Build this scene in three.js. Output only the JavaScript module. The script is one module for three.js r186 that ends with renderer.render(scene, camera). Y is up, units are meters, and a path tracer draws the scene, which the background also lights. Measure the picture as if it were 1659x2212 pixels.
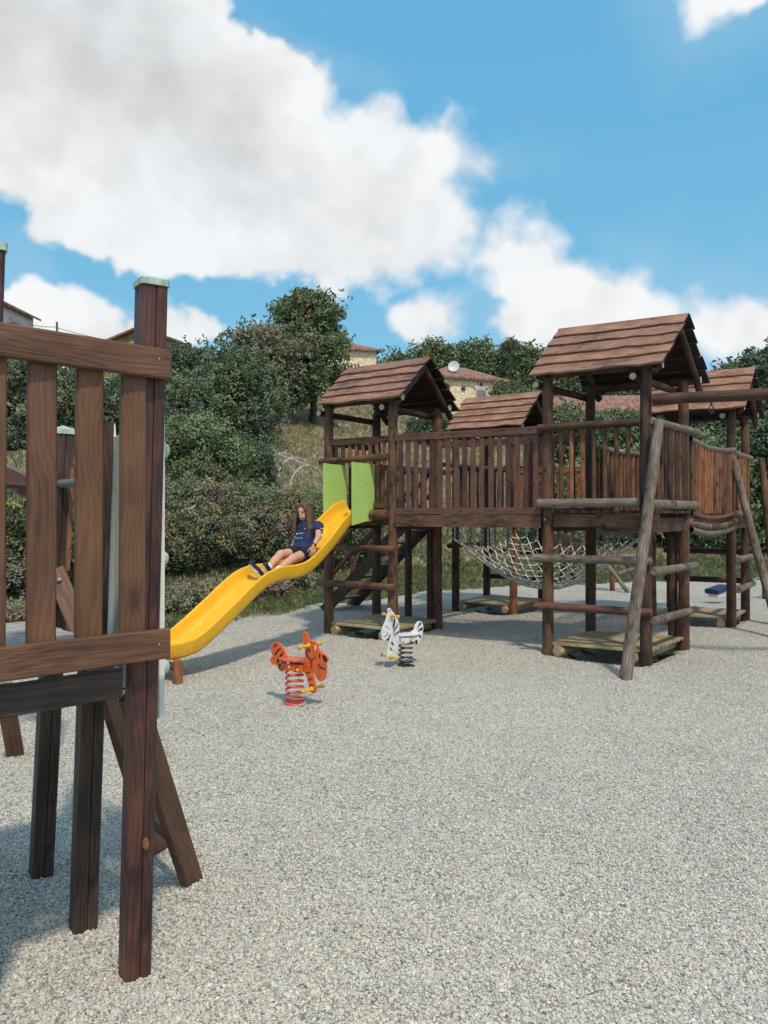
import * as THREE from 'three';
import { mergeGeometries } from 'three/addons/utils/BufferGeometryUtils.js';

/* ---------- camera, sky, sun, exposure ---------- */
const scene = new THREE.Scene();
const EYE = 1.7, FOC = 1728, CX = 830, CY = 1112;          // photo measures (1659 x 2212), horizon at 1112
const camera = new THREE.PerspectiveCamera(65.24, 0.75, 0.1, 900);
camera.position.set(0, EYE, 0);
camera.rotation.x = Math.atan(6 / FOC);
const renderer = new THREE.WebGLRenderer({ antialias: true });
renderer.toneMapping = THREE.LinearToneMapping;
renderer.toneMappingExposure = 1.24;
renderer.shadowMap.enabled = true;
const V = (x, y, z) => new THREE.Vector3(x, y, z);
const W = (x, y, Z) => new THREE.Vector3(x, y, -Z);          // Z = distance ahead
const at = (px, py, Z) => W((px - CX) / FOC * Z, EYE - (py - CY) / FOC * Z, Z);
const onGround = (px, py) => at(px, py, FOC * EYE / (py - CY));

let seed = 12345;
const rnd = () => { seed = (seed * 1664525 + 1013904223) >>> 0; return seed / 4294967296; };
const rr = (a, b) => a + (b - a) * rnd();
const gauss = () => Math.sqrt(-2 * Math.log(1 - rnd() * 0.9999)) * Math.cos(6.2832 * rnd());
const clamp = (x, a, b) => x < a ? a : x > b ? b : x;
const mix = (a, b, t) => a + (b - a) * t;
const sstep = (a, b, x) => { const t = clamp((x - a) / (b - a), 0, 1); return t * t * (3 - 2 * t); };
const hash3 = (x, y, z) => { let h = Math.imul(x, 374761393) ^ Math.imul(y, 668265263) ^ Math.imul(z, 2147483647 - 1000003); h = Math.imul(h ^ (h >>> 13), 1274126177); h = Math.imul(h ^ (h >>> 16), 2246822519); return ((h ^ (h >>> 15)) >>> 0) / 4294967296; };
function noise3(x, y, z) {
  const xi = Math.floor(x), yi = Math.floor(y), zi = Math.floor(z);
  let u = x - xi, v = y - yi, w = z - zi; u = u * u * (3 - 2 * u); v = v * v * (3 - 2 * v); w = w * w * (3 - 2 * w);
  const a = mix(mix(hash3(xi, yi, zi), hash3(xi + 1, yi, zi), u), mix(hash3(xi, yi + 1, zi), hash3(xi + 1, yi + 1, zi), u), v);
  const b = mix(mix(hash3(xi, yi, zi + 1), hash3(xi + 1, yi, zi + 1), u), mix(hash3(xi, yi + 1, zi + 1), hash3(xi + 1, yi + 1, zi + 1), u), v);
  return mix(a, b, w);
}
function fbm(x, y, z, n = 5) { let s = 0, a = 0.5, t = 0; for (let i = 0; i < n; i++) { s += a * noise3(x, y, z); t += a; a *= 0.5; x *= 2.03; y *= 2.03; z *= 2.03; } return s / t; }
// periodic 2d value noise
function pn(x, y, px, py, s) {
  const xi = Math.floor(x), yi = Math.floor(y); let u = x - xi, v = y - yi; u = u * u * (3 - 2 * u); v = v * v * (3 - 2 * v);
  const X0 = ((xi % px) + px) % px, X1 = (X0 + 1) % px, Y0 = ((yi % py) + py) % py, Y1 = (Y0 + 1) % py;
  return mix(mix(hash3(X0, Y0, s), hash3(X1, Y0, s), u), mix(hash3(X0, Y1, s), hash3(X1, Y1, s), u), v);
}

/* sky: blue air with cumulus; outlines of the clouds in view given on the plane one unit ahead */
function polygonDistance(p, x, y) {
  let d = 1e9, inside = false;
  for (let i = 0, j = p.length - 1; i < p.length; j = i++) {
    const [ax, ay] = p[i], [bx, by] = p[j], ex = bx - ax, ey = by - ay, wx = x - ax, wy = y - ay;
    const t = clamp((wx * ex + wy * ey) / (ex * ex + ey * ey), 0, 1), dx = wx - ex * t, dy = wy - ey * t;
    d = Math.min(d, dx * dx + dy * dy);
    if ((ay > y) !== (by > y) && x < (bx - ax) * (y - ay) / (by - ay) + ax) inside = !inside;
  }
  return (inside ? 1 : -1) * Math.sqrt(d);
}
const cloudOutlines = [
  [[-260, -330], [560, -330], [505, 30], [560, 70], [625, 95], [690, 160], [722, 232], [790, 248], [835, 225], [880, 287], [958, 262], [1028, 350], [955, 385], [1005, 445], [1025, 495], [985, 560], [860, 602], [700, 618], [500, 606], [380, 592], [260, 577], [110, 532], [72, 500], [92, 455], [60, 420], [0, 388], [-260, 320]],
  [[1035, 570], [1060, 505], [1130, 482], [1175, 474], [1232, 490], [1252, 545], [1330, 580], [1390, 572], [1440, 640], [1465, 690], [1440, 745], [1200, 752], [1090, 735], [1060, 700], [1120, 655], [1070, 605]],
  [[870, 682], [912, 655], [980, 650], [1002, 690], [970, 728], [900, 718]],
  [[-180, 640], [10, 622], [70, 600], [150, 615], [225, 658], [290, 680], [360, 648], [430, 660], [503, 702], [480, 728], [400, 750], [200, 800], [-180, 830]],
  [[1475, 690], [1500, 633], [1570, 655], [1605, 625], [1660, 640], [1860, 690], [1860, 800], [1500, 800]],
  [[1462, -60], [1680, -60], [1645, 18], [1560, 46], [1492, 82], [1468, 30]],
].map((o) => o.map(([x, y]) => [(x - CX) / FOC, (CY - y) / FOC]));
{
  const w = 3072, h = 1536, data = new Float32Array(w * h * 4);
  const px = camera.position;
  for (let r = 0; r < h; r++) {
    const el = (r + 0.5) / h * Math.PI - Math.PI / 2, ce = Math.cos(el), dy = Math.sin(el);
    for (let c = 0; c < w; c++) {
      const k = (r * w + c) * 4;
      if (dy < -0.02) { data[k] = 0.30; data[k + 1] = 0.36; data[k + 2] = 0.38; data[k + 3] = 1; continue; }
      const az = ((c + 0.5) / w - 0.5) * 2 * Math.PI, dx = ce * Math.cos(az), dz = ce * Math.sin(az);
      const e = clamp(dy, 0, 1), f = Math.exp(-e * 3.6), g = Math.exp(-e * 16);
      let R = 0.082 + 0.205 * f + 0.11 * g, Gn = 0.315 + 0.265 * f + 0.04 * g, B = 0.545 + 0.20 * f - 0.01 * g;
      // edge distance of the clouds, in units of the plane one unit ahead
      let d = -1, n1 = 0;
      const wob = fbm(dx * 9 + 3, dy * 9, dz * 9, 6) - 0.5;
      let ahead = 0;
      if (dz < -0.25) {
        const sx = dx / -dz, sy = dy / -dz;
        ahead = sstep(0.25, 0.5, -dz) * sstep(1.15, 0.85, Math.abs(sx)) * sstep(1.2, 0.85, sy);
        if (ahead > 0) for (const o of cloudOutlines) d = Math.max(d, polygonDistance(o, sx, sy));
      }
      const wide = (fbm(dx * 2.2 + 17, dy * 3.6 + 5, dz * 2.2 + 9, 4) - 0.5) * 0.9 - 0.01;
      d = ahead > 0 ? mix(Math.max(wide, -0.3), clamp(d, -0.3, 0.4), ahead) : wide;
      const fine = fbm(dx * 34, dy * 34, dz * 34, 4) - 0.5;
      const tiny = fbm(dx * 90, dy * 90, dz * 90, 3) - 0.5, dd = d + 0.012 + wob * 0.10 + fine * 0.045 + tiny * 0.012;
      const soft = 0.010 + 0.032 * sstep(0.45, 0.65, fbm(dx * 4 + 11, dy * 4, dz * 4 + 2, 3)), a = sstep(-0.006, soft, dd) * 0.97 + 0.10 * sstep(-0.10, 0.0, dd) * sstep(0.5, 0.62, fbm(dx * 5 + 40, dy * 9, dz * 5, 5));
      const body = fbm(dx * 5 + 70, dy * 7 + 3, dz * 5, 5), puff = fbm(dx * 13 + 7, dy * 13 + 3, dz * 13, 4);
      let lum = 0.745 - 0.11 * sstep(0.03, 0.22, d) * sstep(0.36, 0.64, body) + (puff - 0.5) * 0.28 + fine * 0.16 - 0.05 * sstep(0.02, 0.12, d);
      lum = clamp(lum, 0.50, 0.77);
      const al = clamp(a, 0, 1);
      data[k] = mix(R, lum * 0.975, al); data[k + 1] = mix(Gn, lum * 0.99, al); data[k + 2] = mix(B, lum * 1.0, al); data[k + 3] = 1;
    }
  }
  const t = new THREE.DataTexture(data, w, h, THREE.RGBAFormat, THREE.FloatType);
  t.mapping = THREE.EquirectangularReflectionMapping; t.magFilter = THREE.LinearFilter; t.minFilter = THREE.LinearFilter; t.needsUpdate = true;
  scene.background = t; scene.environment = t;
}
const sun = new THREE.DirectionalLight(0xffefd8, 2.3);
sun.name = 'sun_light';
sun.position.set(0.19 * 30, 30, 0.62 * 30 - 10); sun.target.position.set(0, 0, -10);
sun.castShadow = true; sun.shadow.radius = 8; sun.shadow.mapSize.set(4096, 4096);
Object.assign(sun.shadow.camera, { left: -30, right: 30, top: 40, bottom: -30, near: 1, far: 120 });
scene.add(sun, sun.target);

/* ---------- textures and materials ---------- */
function dataTex(w, h, fill, srgb = true) {
  const d = new Uint8Array(w * h * 4);
  for (let y = 0; y < h; y++) for (let x = 0; x < w; x++) { const c = fill(x, y), k = (y * w + x) * 4; d[k] = clamp(c[0], 0, 255); d[k + 1] = clamp(c[1], 0, 255); d[k + 2] = clamp(c[2], 0, 255); d[k + 3] = 255; }
  const t = new THREE.DataTexture(d, w, h); t.wrapS = t.wrapT = THREE.RepeatWrapping; t.magFilter = THREE.LinearFilter; t.minFilter = THREE.LinearMipmapLinearFilter; t.generateMipmaps = true;
  if (srgb) t.colorSpace = THREE.SRGBColorSpace; t.needsUpdate = true; return t;
}
// wood: 0.3 m across, 1.2 m along the grain (v)
function woodMaterial(sd, dark, mid, light, o = {}) {
  const w = 256, h = 1024, hgt = new Float32Array(w * h), knots = [];
  for (let i = 0; i < (o.knots ?? 5); i++) knots.push([hash3(i, 1, sd), hash3(i, 2, sd), 0.012 + 0.02 * hash3(i, 3, sd)]);
  const map = dataTex(w, h, (x, y) => {
    let u = x / w, v = y / h, kn = 0;
    for (const [a, b, r] of knots) { let du = Math.abs(u - a), dv = Math.abs(v - b); du = Math.min(du, 1 - du) * 0.3; dv = Math.min(dv, 1 - dv) * 1.2 * 0.55; const q = Math.hypot(du, dv) / r; if (q < 3) { u += Math.exp(-q * q) * 0.05 * (u > a ? 1 : -1); kn = Math.max(kn, Math.exp(-q * q * 2.2)); } }
    const wv = pn(u * 4, v * 5, 4, 5, sd) - 0.5;
    const ring = 0.5 + 0.5 * Math.sin((u * 13 + wv * 3.2) * 6.2832);
    const fib = pn(u * 90, v * 14, 90, 14, sd + 1), fib2 = pn(u * 180, v * 40, 180, 40, sd + 2), crack = sstep(0.80, 0.9, pn(u * 48, v * 4, 48, 4, sd + 3)) * (o.cracks ?? 0.5);
    const blotch = pn(u * 3, v * 6, 3, 6, sd + 4) * 0.6 + pn(u * 9, v * 18, 9, 18, sd + 5) * 0.4;
    let g = 0.34 * ring + 0.36 * fib + 0.30 * fib2; g = mix(0.5, g, o.contrast ?? 0.8) + (blotch - 0.5) * (o.blotch ?? 0.7);
    g = clamp(g - crack * 0.5 - kn * 0.6, 0, 1);
    hgt[y * w + x] = clamp(0.6 * fib + 0.3 * ring - crack * 0.8 - kn * 0.3, 0, 1);
    const c = g < 0.5 ? [0, 1, 2].map((i) => mix(dark[i], mid[i], g * 2)) : [0, 1, 2].map((i) => mix(mid[i], light[i], g * 2 - 1));
    return c.map((q) => q * (o.tone ?? 0.95));
  });
  const bump = dataTex(w, h, (x, y) => { const q = 255 * hgt[y * w + x]; return [q, q, q]; }, false);
  return new THREE.MeshStandardMaterial({ map, bumpMap: bump, bumpScale: o.bump ?? 0.0022, roughness: o.rough ?? 0.72 });
}
const wood = {
  stain: woodMaterial(11, [44, 30, 23], [100, 70, 51], [142, 105, 80], { contrast: 0.65, blotch: 0.8 }),
  red: woodMaterial(21, [58, 37, 31], [102, 69, 58], [130, 92, 78], { contrast: 0.7, blotch: 0.6, cracks: 0.2 }),
  orange: woodMaterial(31, [78, 48, 30], [142, 92, 60], [176, 124, 86], { contrast: 0.8, blotch: 0.8, cracks: 0.3 }),
  dark: woodMaterial(41, [34, 24, 20], [72, 50, 40], [106, 78, 64], { contrast: 0.7, blotch: 0.8 }),
  grey: woodMaterial(51, [70, 60, 53], [118, 105, 95], [158, 146, 136], { contrast: 0.9, blotch: 0.9, cracks: 0.9, bump: 0.003 }),
  roof: woodMaterial(61, [102, 68, 53], [160, 118, 96], [192, 150, 126], { contrast: 0.8, blotch: 0.8, bump: 0.003 }),
  roofdull: woodMaterial(66, [82, 60, 50], [138, 103, 86], [172, 136, 118], { contrast: 0.8, blotch: 0.9, bump: 0.003 }),
  deck: woodMaterial(71, [108, 94, 72], [164, 148, 118], [198, 184, 154], { tone: 1, contrast: 0.9, blotch: 0.8, cracks: 0.7 }),
  paledeck: woodMaterial(76, [120, 118, 112], [168, 166, 160], [200, 198, 192], { contrast: 0.7, blotch: 0.5, cracks: 0.6 }),
  warm: woodMaterial(81, [84, 55, 37], [122, 84, 58], [148, 108, 78], { tone: 0.84, contrast: 0.5, blotch: 0.6, cracks: 0.15, knots: 3, rough: 0.55 }),
  warmdark: woodMaterial(86, [78, 50, 36], [126, 86, 62], [158, 114, 84], { tone: 0.8, contrast: 0.5, blotch: 0.8, cracks: 0.2, knots: 3, rough: 0.55 }),
  maroon: woodMaterial(91, [42, 26, 25], [84, 52, 47], [124, 76, 62], { contrast: 0.5, blotch: 1.0, cracks: 0.35, knots: 2, rough: 0.5 }),
  darkpost: woodMaterial(96, [34, 26, 24], [66, 52, 46], [98, 78, 68], { contrast: 0.7, blotch: 0.9, cracks: 0.35, knots: 2, rough: 0.55 }),
  under: woodMaterial(99, [22, 17, 15], [46, 35, 30], [70, 54, 46], { contrast: 0.6, blotch: 0.8 }),  // near-black copy of the roof wood, shade beneath the planks painted in
  logend: new THREE.MeshStandardMaterial({ color: 0xb9b2a2, roughness: 0.9 }),
};
const flat = (hex, rough = 0.6, metal = 0, o = {}) => new THREE.MeshStandardMaterial({ color: hex, roughness: rough, metalness: metal, ...o });
// fine dirt / scuff maps for painted things
function scuffed(hex, amount, rough, sd) {
  const c = new THREE.Color(hex).convertLinearToSRGB();
  const map = dataTex(256, 256, (x, y) => { const n = pn(x / 8, y / 8, 32, 32, sd) * 0.5 + pn(x / 32, y / 32, 8, 8, sd + 1) * 0.5, s = sstep(0.72, 0.85, pn(x / 3, y / 24, 85, 11, sd + 2)); const k = 1 - amount * (n - 0.35) - amount * 0.5 * s; return [c.r * 255 * k, c.g * 255 * k, c.b * 255 * k]; });
  return new THREE.MeshStandardMaterial({ map, roughness: rough });
}
const mat = {
  yellow: scuffed(0xf0b92a, 0.09, 0.36, 201), green: scuffed(0xb6da7c, 0.06, 0.45, 211), white: scuffed(0xe6e5dd, 0.08, 0.5, 221),
  orange: scuffed(0xe0642f, 0.16, 0.42, 231), zebra: scuffed(0xdfe3e6, 0.12, 0.45, 241), black: flat(0x16181a, 0.5), handle: scuffed(0xe8b42a, 0.2, 0.42, 251),
  redspring: flat(0xcf5a50, 0.4), darkspring: flat(0x34363c, 0.42), mint: scuffed(0xb4cabd, 0.22, 0.6, 261), steel: flat(0x9a9c9c, 0.4, 0.7), rope: flat(0xcfc9bc, 0.9), chain: flat(0x8d8f8f, 0.45, 0.6), blue: flat(0x1e3058, 0.5),
};

/* ---------- builders ---------- */
const used = new Map();
function numbered(n) { const k = used.get(n) ?? 0; used.set(n, k + 1); return k ? n + '_' + String(k).padStart(3, '0') : n; }
function thing(name, label, category, base, group) {
  const o = new THREE.Group(); o.name = numbered(name); o.position.copy(base); o.userData = { label, category }; if (group) o.userData.group = group; scene.add(o); o.updateMatrixWorld(true); return o;
}
function sub(parent, name) { const g = new THREE.Group(); g.name = name; parent.add(g); g.updateMatrixWorld(true); return g; }
const inv = new THREE.Matrix4();
function put(parent, name, geo, material) {                       // geometry given in world metres
  const p = parent.getWorldPosition(V(0, 0, 0));
  geo.computeBoundingBox(); const c = geo.boundingBox.getCenter(V(0, 0, 0));
  geo.translate(-c.x, -c.y, -c.z);
  const m = new THREE.Mesh(geo, material); m.name = name; m.position.copy(c).sub(p); m.castShadow = m.receiveShadow = true; parent.add(m); m.updateMatrixWorld(true); return m;
}
function orient(geo, a, b, hint) {                                 // local y -> a..b, local z near hint
  const y = b.clone().sub(a).normalize(), h = (hint ?? (Math.abs(y.y) > 0.9 ? V(0, 0, 1) : V(0, 1, 0))).clone();
  const x = V(0, 0, 0).crossVectors(y, h).normalize(), z = V(0, 0, 0).crossVectors(x, y).normalize();
  geo.applyMatrix4(new THREE.Matrix4().makeBasis(x, y, z).setPosition(a)); return geo;
}
function soup(tris, uvs) { const g = new THREE.BufferGeometry(); g.setAttribute('position', new THREE.Float32BufferAttribute(tris, 3)); g.setAttribute('uv', new THREE.Float32BufferAttribute(uvs, 2)); g.computeVertexNormals(); return g; }
// prism of a cross-section (x,z points, anticlockwise seen from +y) from y=0 to L; uv in wood metres
function prism(sec, L, o = {}) {
  const n = sec.length, t = [], uv = [], off = rnd() * 7, offv = rnd() * 9; let per = 0;
  const seg = o.seg ?? 1, warp = o.warp ?? (() => [0, 0]);
  for (let i = 0; i < n; i++) {
    const [ax, az] = sec[i], [bx, bz] = sec[(i + 1) % n], l = Math.hypot(bx - ax, bz - az);
    for (let s = 0; s < seg; s++) {
      const y0 = L * s / seg, y1 = L * (s + 1) / seg, [u0, w0] = warp(y0), [u1, w1] = warp(y1);
      const a = [ax + u0, y0, az + w0], b = [bx + u0, y0, bz + w0], c = [bx + u1, y1, bz + w1], d = [ax + u1, y1, az + w1];
      const ua = (per + off) / 0.3, ub = (per + l + off) / 0.3, v0 = (y0 + offv) / 1.2, v1 = (y1 + offv) / 1.2;
      t.push(...a, ...b, ...c, ...a, ...c, ...d); uv.push(ua, v0, ub, v0, ub, v1, ua, v0, ub, v1, ua, v1);
    }
    per += l;
  }
  for (const e of [0, 1]) for (let i = 1; i < n - 1; i++) {
    const y = e ? L : 0, [wx, wz] = warp(y), q = [sec[0], sec[i], sec[i + 1]]; if (!e) q.reverse();
    for (const [x, z] of q) { t.push(x + wx, y, z + wz); uv.push((x + off) / 0.3, (z + offv) / 0.3); }
  }
  return soup(t, uv);
}
const rect = (w, t, c = 0.004) => { const x = w / 2, z = t / 2; c = Math.min(c, x * 0.4, z * 0.4); return [[x - c, z], [x, z - c], [x, -z + c], [x - c, -z], [-x + c, -z], [-x, -z + c], [-x, z - c], [-x + c, z]]; };
const board = (a, b, w, t, hint, c) => orient(prism(rect(w, t, c), a.distanceTo(b)), a, b, hint);
// round log: slightly crooked and tapering, chamfered ends, smooth sides
function log(a, b, r0, r1 = r0, n = 10, crook = 0.004) {
  const L = a.distanceTo(b), rows = [], k = Math.max(2, Math.min(8, Math.round(L / 0.35))), ph = rnd() * 6.28, off = rnd() * 5, offv = rnd() * 9, c = Math.min(0.25 * r0, 0.012);
  rows.push([0, r0 - c], [c, r0]); for (let i = 1; i < k; i++) rows.push([L * i / k, mix(r0, r1, i / k)]); rows.push([L - c, r1], [L, r1 - c]);
  const pos = [], uv = [], idx = [];
  rows.forEach(([y, r]) => { const s = Math.sin(Math.PI * y / L) * crook, lump = 1 + (rnd() - 0.5) * 0.05; for (let i = 0; i <= n; i++) { const q = i / n * 6.2832; pos.push(Math.cos(q) * r * lump + s * Math.cos(ph), y, Math.sin(q) * r * lump + s * Math.sin(ph)); uv.push((q * r + off) / 0.3, (y + offv) / 1.2); } });
  for (let j = 0; j < rows.length - 1; j++) for (let i = 0; i < n; i++) { const p = j * (n + 1) + i, q = p + n + 1; idx.push(p, q, q + 1, p, q + 1, p + 1); }
  const base = pos.length / 3;
  for (const e of [0, 1]) { const s0 = pos.length / 3, ro = e ? rows.length - 1 : 0; pos.push(0, rows[ro][0], 0); uv.push(off, offv); for (let i = 0; i <= n; i++) { const z = (ro * (n + 1) + i) * 3; pos.push(pos[z], pos[z + 1], pos[z + 2]); uv.push(off + pos[z] / 0.3, offv + pos[z + 2] / 0.3); } for (let i = 1; i <= n; i++) e ? idx.push(s0, s0 + i + 1, s0 + i) : idx.push(s0, s0 + i, s0 + i + 1); }
  const g = new THREE.BufferGeometry(); g.setAttribute('position', new THREE.Float32BufferAttribute(pos, 3)); g.setAttribute('uv', new THREE.Float32BufferAttribute(uv, 2)); g.setIndex(idx); g.computeVertexNormals();
  // smooth the seam
  const N = g.attributes.normal; for (let j = 0; j < rows.length; j++) { const p = j * (n + 1), q = p + n; const x = N.getX(p) + N.getX(q), y = N.getY(p) + N.getY(q), z = N.getZ(p) + N.getZ(q), l = Math.hypot(x, y, z) || 1; N.setXYZ(p, x / l, y / l, z / l); N.setXYZ(q, x / l, y / l, z / l); }
  return orient(g, a, b);
}
const tube = (pts, r, seg, n = 6) => new THREE.TubeGeometry(new THREE.CatmullRomCurve3(pts, false, 'centripetal'), seg ?? pts.length * 3, r, n, false);
const lerp3 = (a, b, t) => a.clone().lerp(b, t);
const up = (p, y) => V(p.x, y, p.z);

/* ---------- ground, gravel, grass ---------- */
const Q = {                                        // plan corners (x, distance): front left, front right, back right, back left
  A: [[-0.79, 11.475], [0.119, 10.80], [0.792, 11.80], [-0.117, 12.475]],
  C: [[1.986, 9.695], [2.979, 9.095], [3.78, 10.10], [2.75, 10.66]],
  D: [[4.22, 12.60], [5.21, 12.00], [5.86, 12.98], [4.87, 13.58]],
  B: [[1.29, 14.38], [2.22, 13.73], [2.90, 14.71], [1.97, 15.36]],
};
// children's feet have hollowed the gravel out under the low platforms
function hollow(X, Z) {
  let d = 0;
  for (const [[ax, az], [bx, bz], , [cx, cz]] of Object.values(Q)) {
    const ux = bx - ax, uz = bz - az, vx = cx - ax, vz = cz - az, px = X - ax, pz = Z - az, det = ux * vz - uz * vx, a = (px * vz - pz * vx) / det, b = (ux * pz - uz * px) / det;
    d = Math.max(d, sstep(-0.10, 0.10, a) * sstep(1.06, 0.88, a) * sstep(-0.16, 0.04, b) * sstep(1.05, 0.85, b));
  }
  return d * 0.12;
}
const edgePts = [[-30, 9], [-9, 10], [-5, 10.6], [-3.1, 11.6], [-1.9, 13.6], [-1.2, 15.2], [1.3, 18.2], [4.3, 19.8], [10, 21.5], [20, 23.5], [60, 26]];
function edge(X) { for (let i = 1; i < edgePts.length; i++) if (X < edgePts[i][0] || i === edgePts.length - 1) { const [a, b] = edgePts[i - 1], [c, d] = edgePts[i], t = clamp((X - a) / (c - a), 0, 1); return mix(b, d, t * t * (3 - 2 * t) * 0.5 + t * 0.5); } }
function rise(d) { if (d < 0) return 0; const q = d - 4, h = 0.27 * (Math.sqrt(q * q + 9) + q - 1) / 2; return h < 8 ? h : 8 + 3.2 * (1 - Math.exp(-(h - 8) / 3.2)); }
function groundY(X, Z) {
  const d = Z - edge(X), a = sstep(0, 5, d);
  return rise(d) + a * (0.35 * (fbm(X * 0.25, 4, Z * 0.25, 3) - 0.5) + 0.16 * (fbm(X * 0.9, 8, Z * 0.9, 3) - 0.5)) + (d < 0.2 ? gravelBump(X, Z) * sstep(0.2, -0.6, d) : 0) - 0.02;
}
function gravelBump(X, Z) { return (fbm(X * 0.8 + 9, 1, Z * 0.8, 3) - 0.5) * 0.065 + (noise3(X * 3.1, 2, Z * 3.1) - 0.5) * 0.026 - (Z > 8.5 && Z < 16.5 ? hollow(X, Z) : 0); }
function gridGeo(xs, zs, f, uvScale, keep) {
  const pos = [], col = [], uv = [], idx = [], n = xs.length;
  for (const Z of zs) for (const X of xs) { const [y, c, XX, ZZ] = f(X, Z); pos.push(XX ?? X, y, -(ZZ ?? Z)); uv.push((XX ?? X) / uvScale, (ZZ ?? Z) / uvScale); col.push(...c); }
  for (let j = 0; j < zs.length - 1; j++) for (let i = 0; i < n - 1; i++) { const p = j * n + i, q = p + n; if (keep && !keep(xs[i], zs[j])) continue; idx.push(p, p + 1, q, p + 1, q + 1, q); }
  const g = new THREE.BufferGeometry(); g.setAttribute('position', new THREE.Float32BufferAttribute(pos, 3)); g.setAttribute('uv', new THREE.Float32BufferAttribute(uv, 2)); g.setAttribute('color', new THREE.Float32BufferAttribute(col, 3)); g.setIndex(idx); g.computeVertexNormals(); return g;
}
const range = (a, b, n, p = 1) => Array.from({ length: n + 1 }, (_, i) => mix(a, b, Math.pow(i / n, p)));
const soilMap = dataTex(512, 512, (x, y) => { const n = pn(x / 2.5, y / 2.5, 205, 205, 301) * 0.5 + pn(x / 9, y / 9, 57, 57, 302) * 0.3 + pn(x / 40, y / 40, 13, 13, 303) * 0.2; const k = 120 + 150 * n; return [k, k, k * 0.97]; });
function soilColor(X, Z) {
  const d = Z - edge(X), n = fbm(X * 0.55 + 3, 1, Z * 0.55, 4), n2 = fbm(X * 1.9, 5, Z * 1.9, 3);
  const green = [0.11, 0.145, 0.062], dry = [0.40, 0.335, 0.205], dirt = [0.31, 0.235, 0.165];
  let c = green.map((q, i) => mix(q, dirt[i], sstep(0.48, 0.66, n2) * (X < -0.5 ? 0.75 : 0.35)));
  const up_ = sstep(6, 11, d + (n - 0.5) * 8) * sstep(-9, -4.5, X);
  c = c.map((q, i) => mix(q, dry[i] * (0.75 + 0.5 * n2), up_ * (0.55 + 0.45 * n)));
  return c;
}
{
  const xs = [...range(-260, -30, 23), ...range(-29, 40, 230).slice(0), ...range(42, 260, 24)];
  const zs = [...range(-60, -6, 8), ...range(-5, 60, 240), ...range(62, 420, 40)];
  const g = gridGeo(xs, zs, (X, Z) => [groundY(X, Z), soilColor(X, Z)], 1.6);
  const m = new THREE.Mesh(g, new THREE.MeshStandardMaterial({ map: soilMap, bumpMap: soilMap, bumpScale: 0.03, vertexColors: true, roughness: 1 }));
  m.name = 'ground'; m.userData = { kind: 'structure', label: 'grassy ground rising into a dry hillside behind the gravel', category: 'ground' }; m.receiveShadow = true; scene.add(m);
}
// gravel: every stone of the texture is 12 mm or so; 2 m square
let gravelHeights;
const gravelMap = (() => {
  const S = 2048, C = 180, cell = S / C, hg = new Float32Array(S * S);
  const jx = new Float32Array(C * C), jy = new Float32Array(C * C), tone = [];
  for (let j = 0; j < C; j++) for (let i = 0; i < C; i++) { const k = j * C + i; jx[k] = (i + 0.1 + 0.8 * hash3(i, j, 501)) * cell; jy[k] = (j + 0.1 + 0.8 * hash3(i, j, 502)) * cell; const q = hash3(i, j, 503), t = hash3(i, j, 504); let b = 164 + 76 * Math.pow(q, 0.8); if (hash3(i, j, 506) > 0.93) b = 244; if (hash3(i, j, 507) > 0.9) b *= 0.66; tone.push(t < 0.16 ? [b * 1.03, b * 0.99, b * 0.91] : t < 0.3 ? [b * 0.96, b * 0.99, b * 1.01] : t < 0.34 ? [b * 1.05, b * 0.96, b * 0.9] : [b, b * 0.982, b * 0.94]); }
  const t = dataTex(S, S, (x, y) => {
    const ci = Math.floor(x / cell), cj = Math.floor(y / cell); let d1 = 1e9, d2 = 1e9, best = 0;
    for (let b = -1; b <= 1; b++) for (let a = -1; a <= 1; a++) { const ii = ((ci + a) % C + C) % C, jj = ((cj + b) % C + C) % C, k = jj * C + ii; let dx = x - jx[k], dy = y - jy[k]; dx -= Math.round(dx / S) * S; dy -= Math.round(dy / S) * S; const d = dx * dx + dy * dy * (0.7 + 0.9 * hash3(ii, jj, 505)); if (d < d1) { d2 = d1; d1 = d; best = k; } else if (d < d2) d2 = d; }
    const e = (Math.sqrt(d2) - Math.sqrt(d1)) / cell, s = sstep(0.02, 0.22, e); hg[y * S + x] = sstep(0, 0.6, e) * (0.6 + 0.4 * hash3(best, 3, 9));
    const c = tone[best], f = (0.55 + 0.45 * s) * (0.93 + 0.14 * hash3(x, y, 3));
    return [c[0] * f, c[1] * f, c[2] * f];
  });
  gravelHeights = dataTex(S, S, (x, y) => { const q = 255 * hg[y * S + x]; return [q, q, q]; }, false);
  return t;
})();
{
  const xs = range(-14, 24, 330), ss = range(0, 1, 260, 0.8);
  const f = (X, s) => { const e = edge(X) + 0.45 * (fbm(X * 1.7, 3, 2, 4) - 0.5) * 2, Z = mix(-5, e, s); const n = fbm(X * 0.45, 2, Z * 0.45, 4), m = fbm(X * 2.3, 7, Z * 2.3, 3); const k = 0.95 + 0.22 * (n - 0.5) + 0.16 * (m - 0.5); return [gravelBump(X, Z) + (s > 0.985 ? -0.012 : 0.006) + rise(Z - edge(X)), [k, k, k * (0.99 - 0.03 * n)], X, Z]; };
  const g = gridGeo(xs, ss, f, 2.0);
  const m = new THREE.Mesh(g, new THREE.MeshStandardMaterial({ map: gravelMap, bumpMap: gravelHeights, bumpScale: 0.005, vertexColors: true, roughness: 0.95 }));
  m.name = 'gravel'; m.userData = { kind: 'structure', label: 'pale grey gravel covering the playground', category: 'gravel' }; m.receiveShadow = true; scene.add(m);
}
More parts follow.
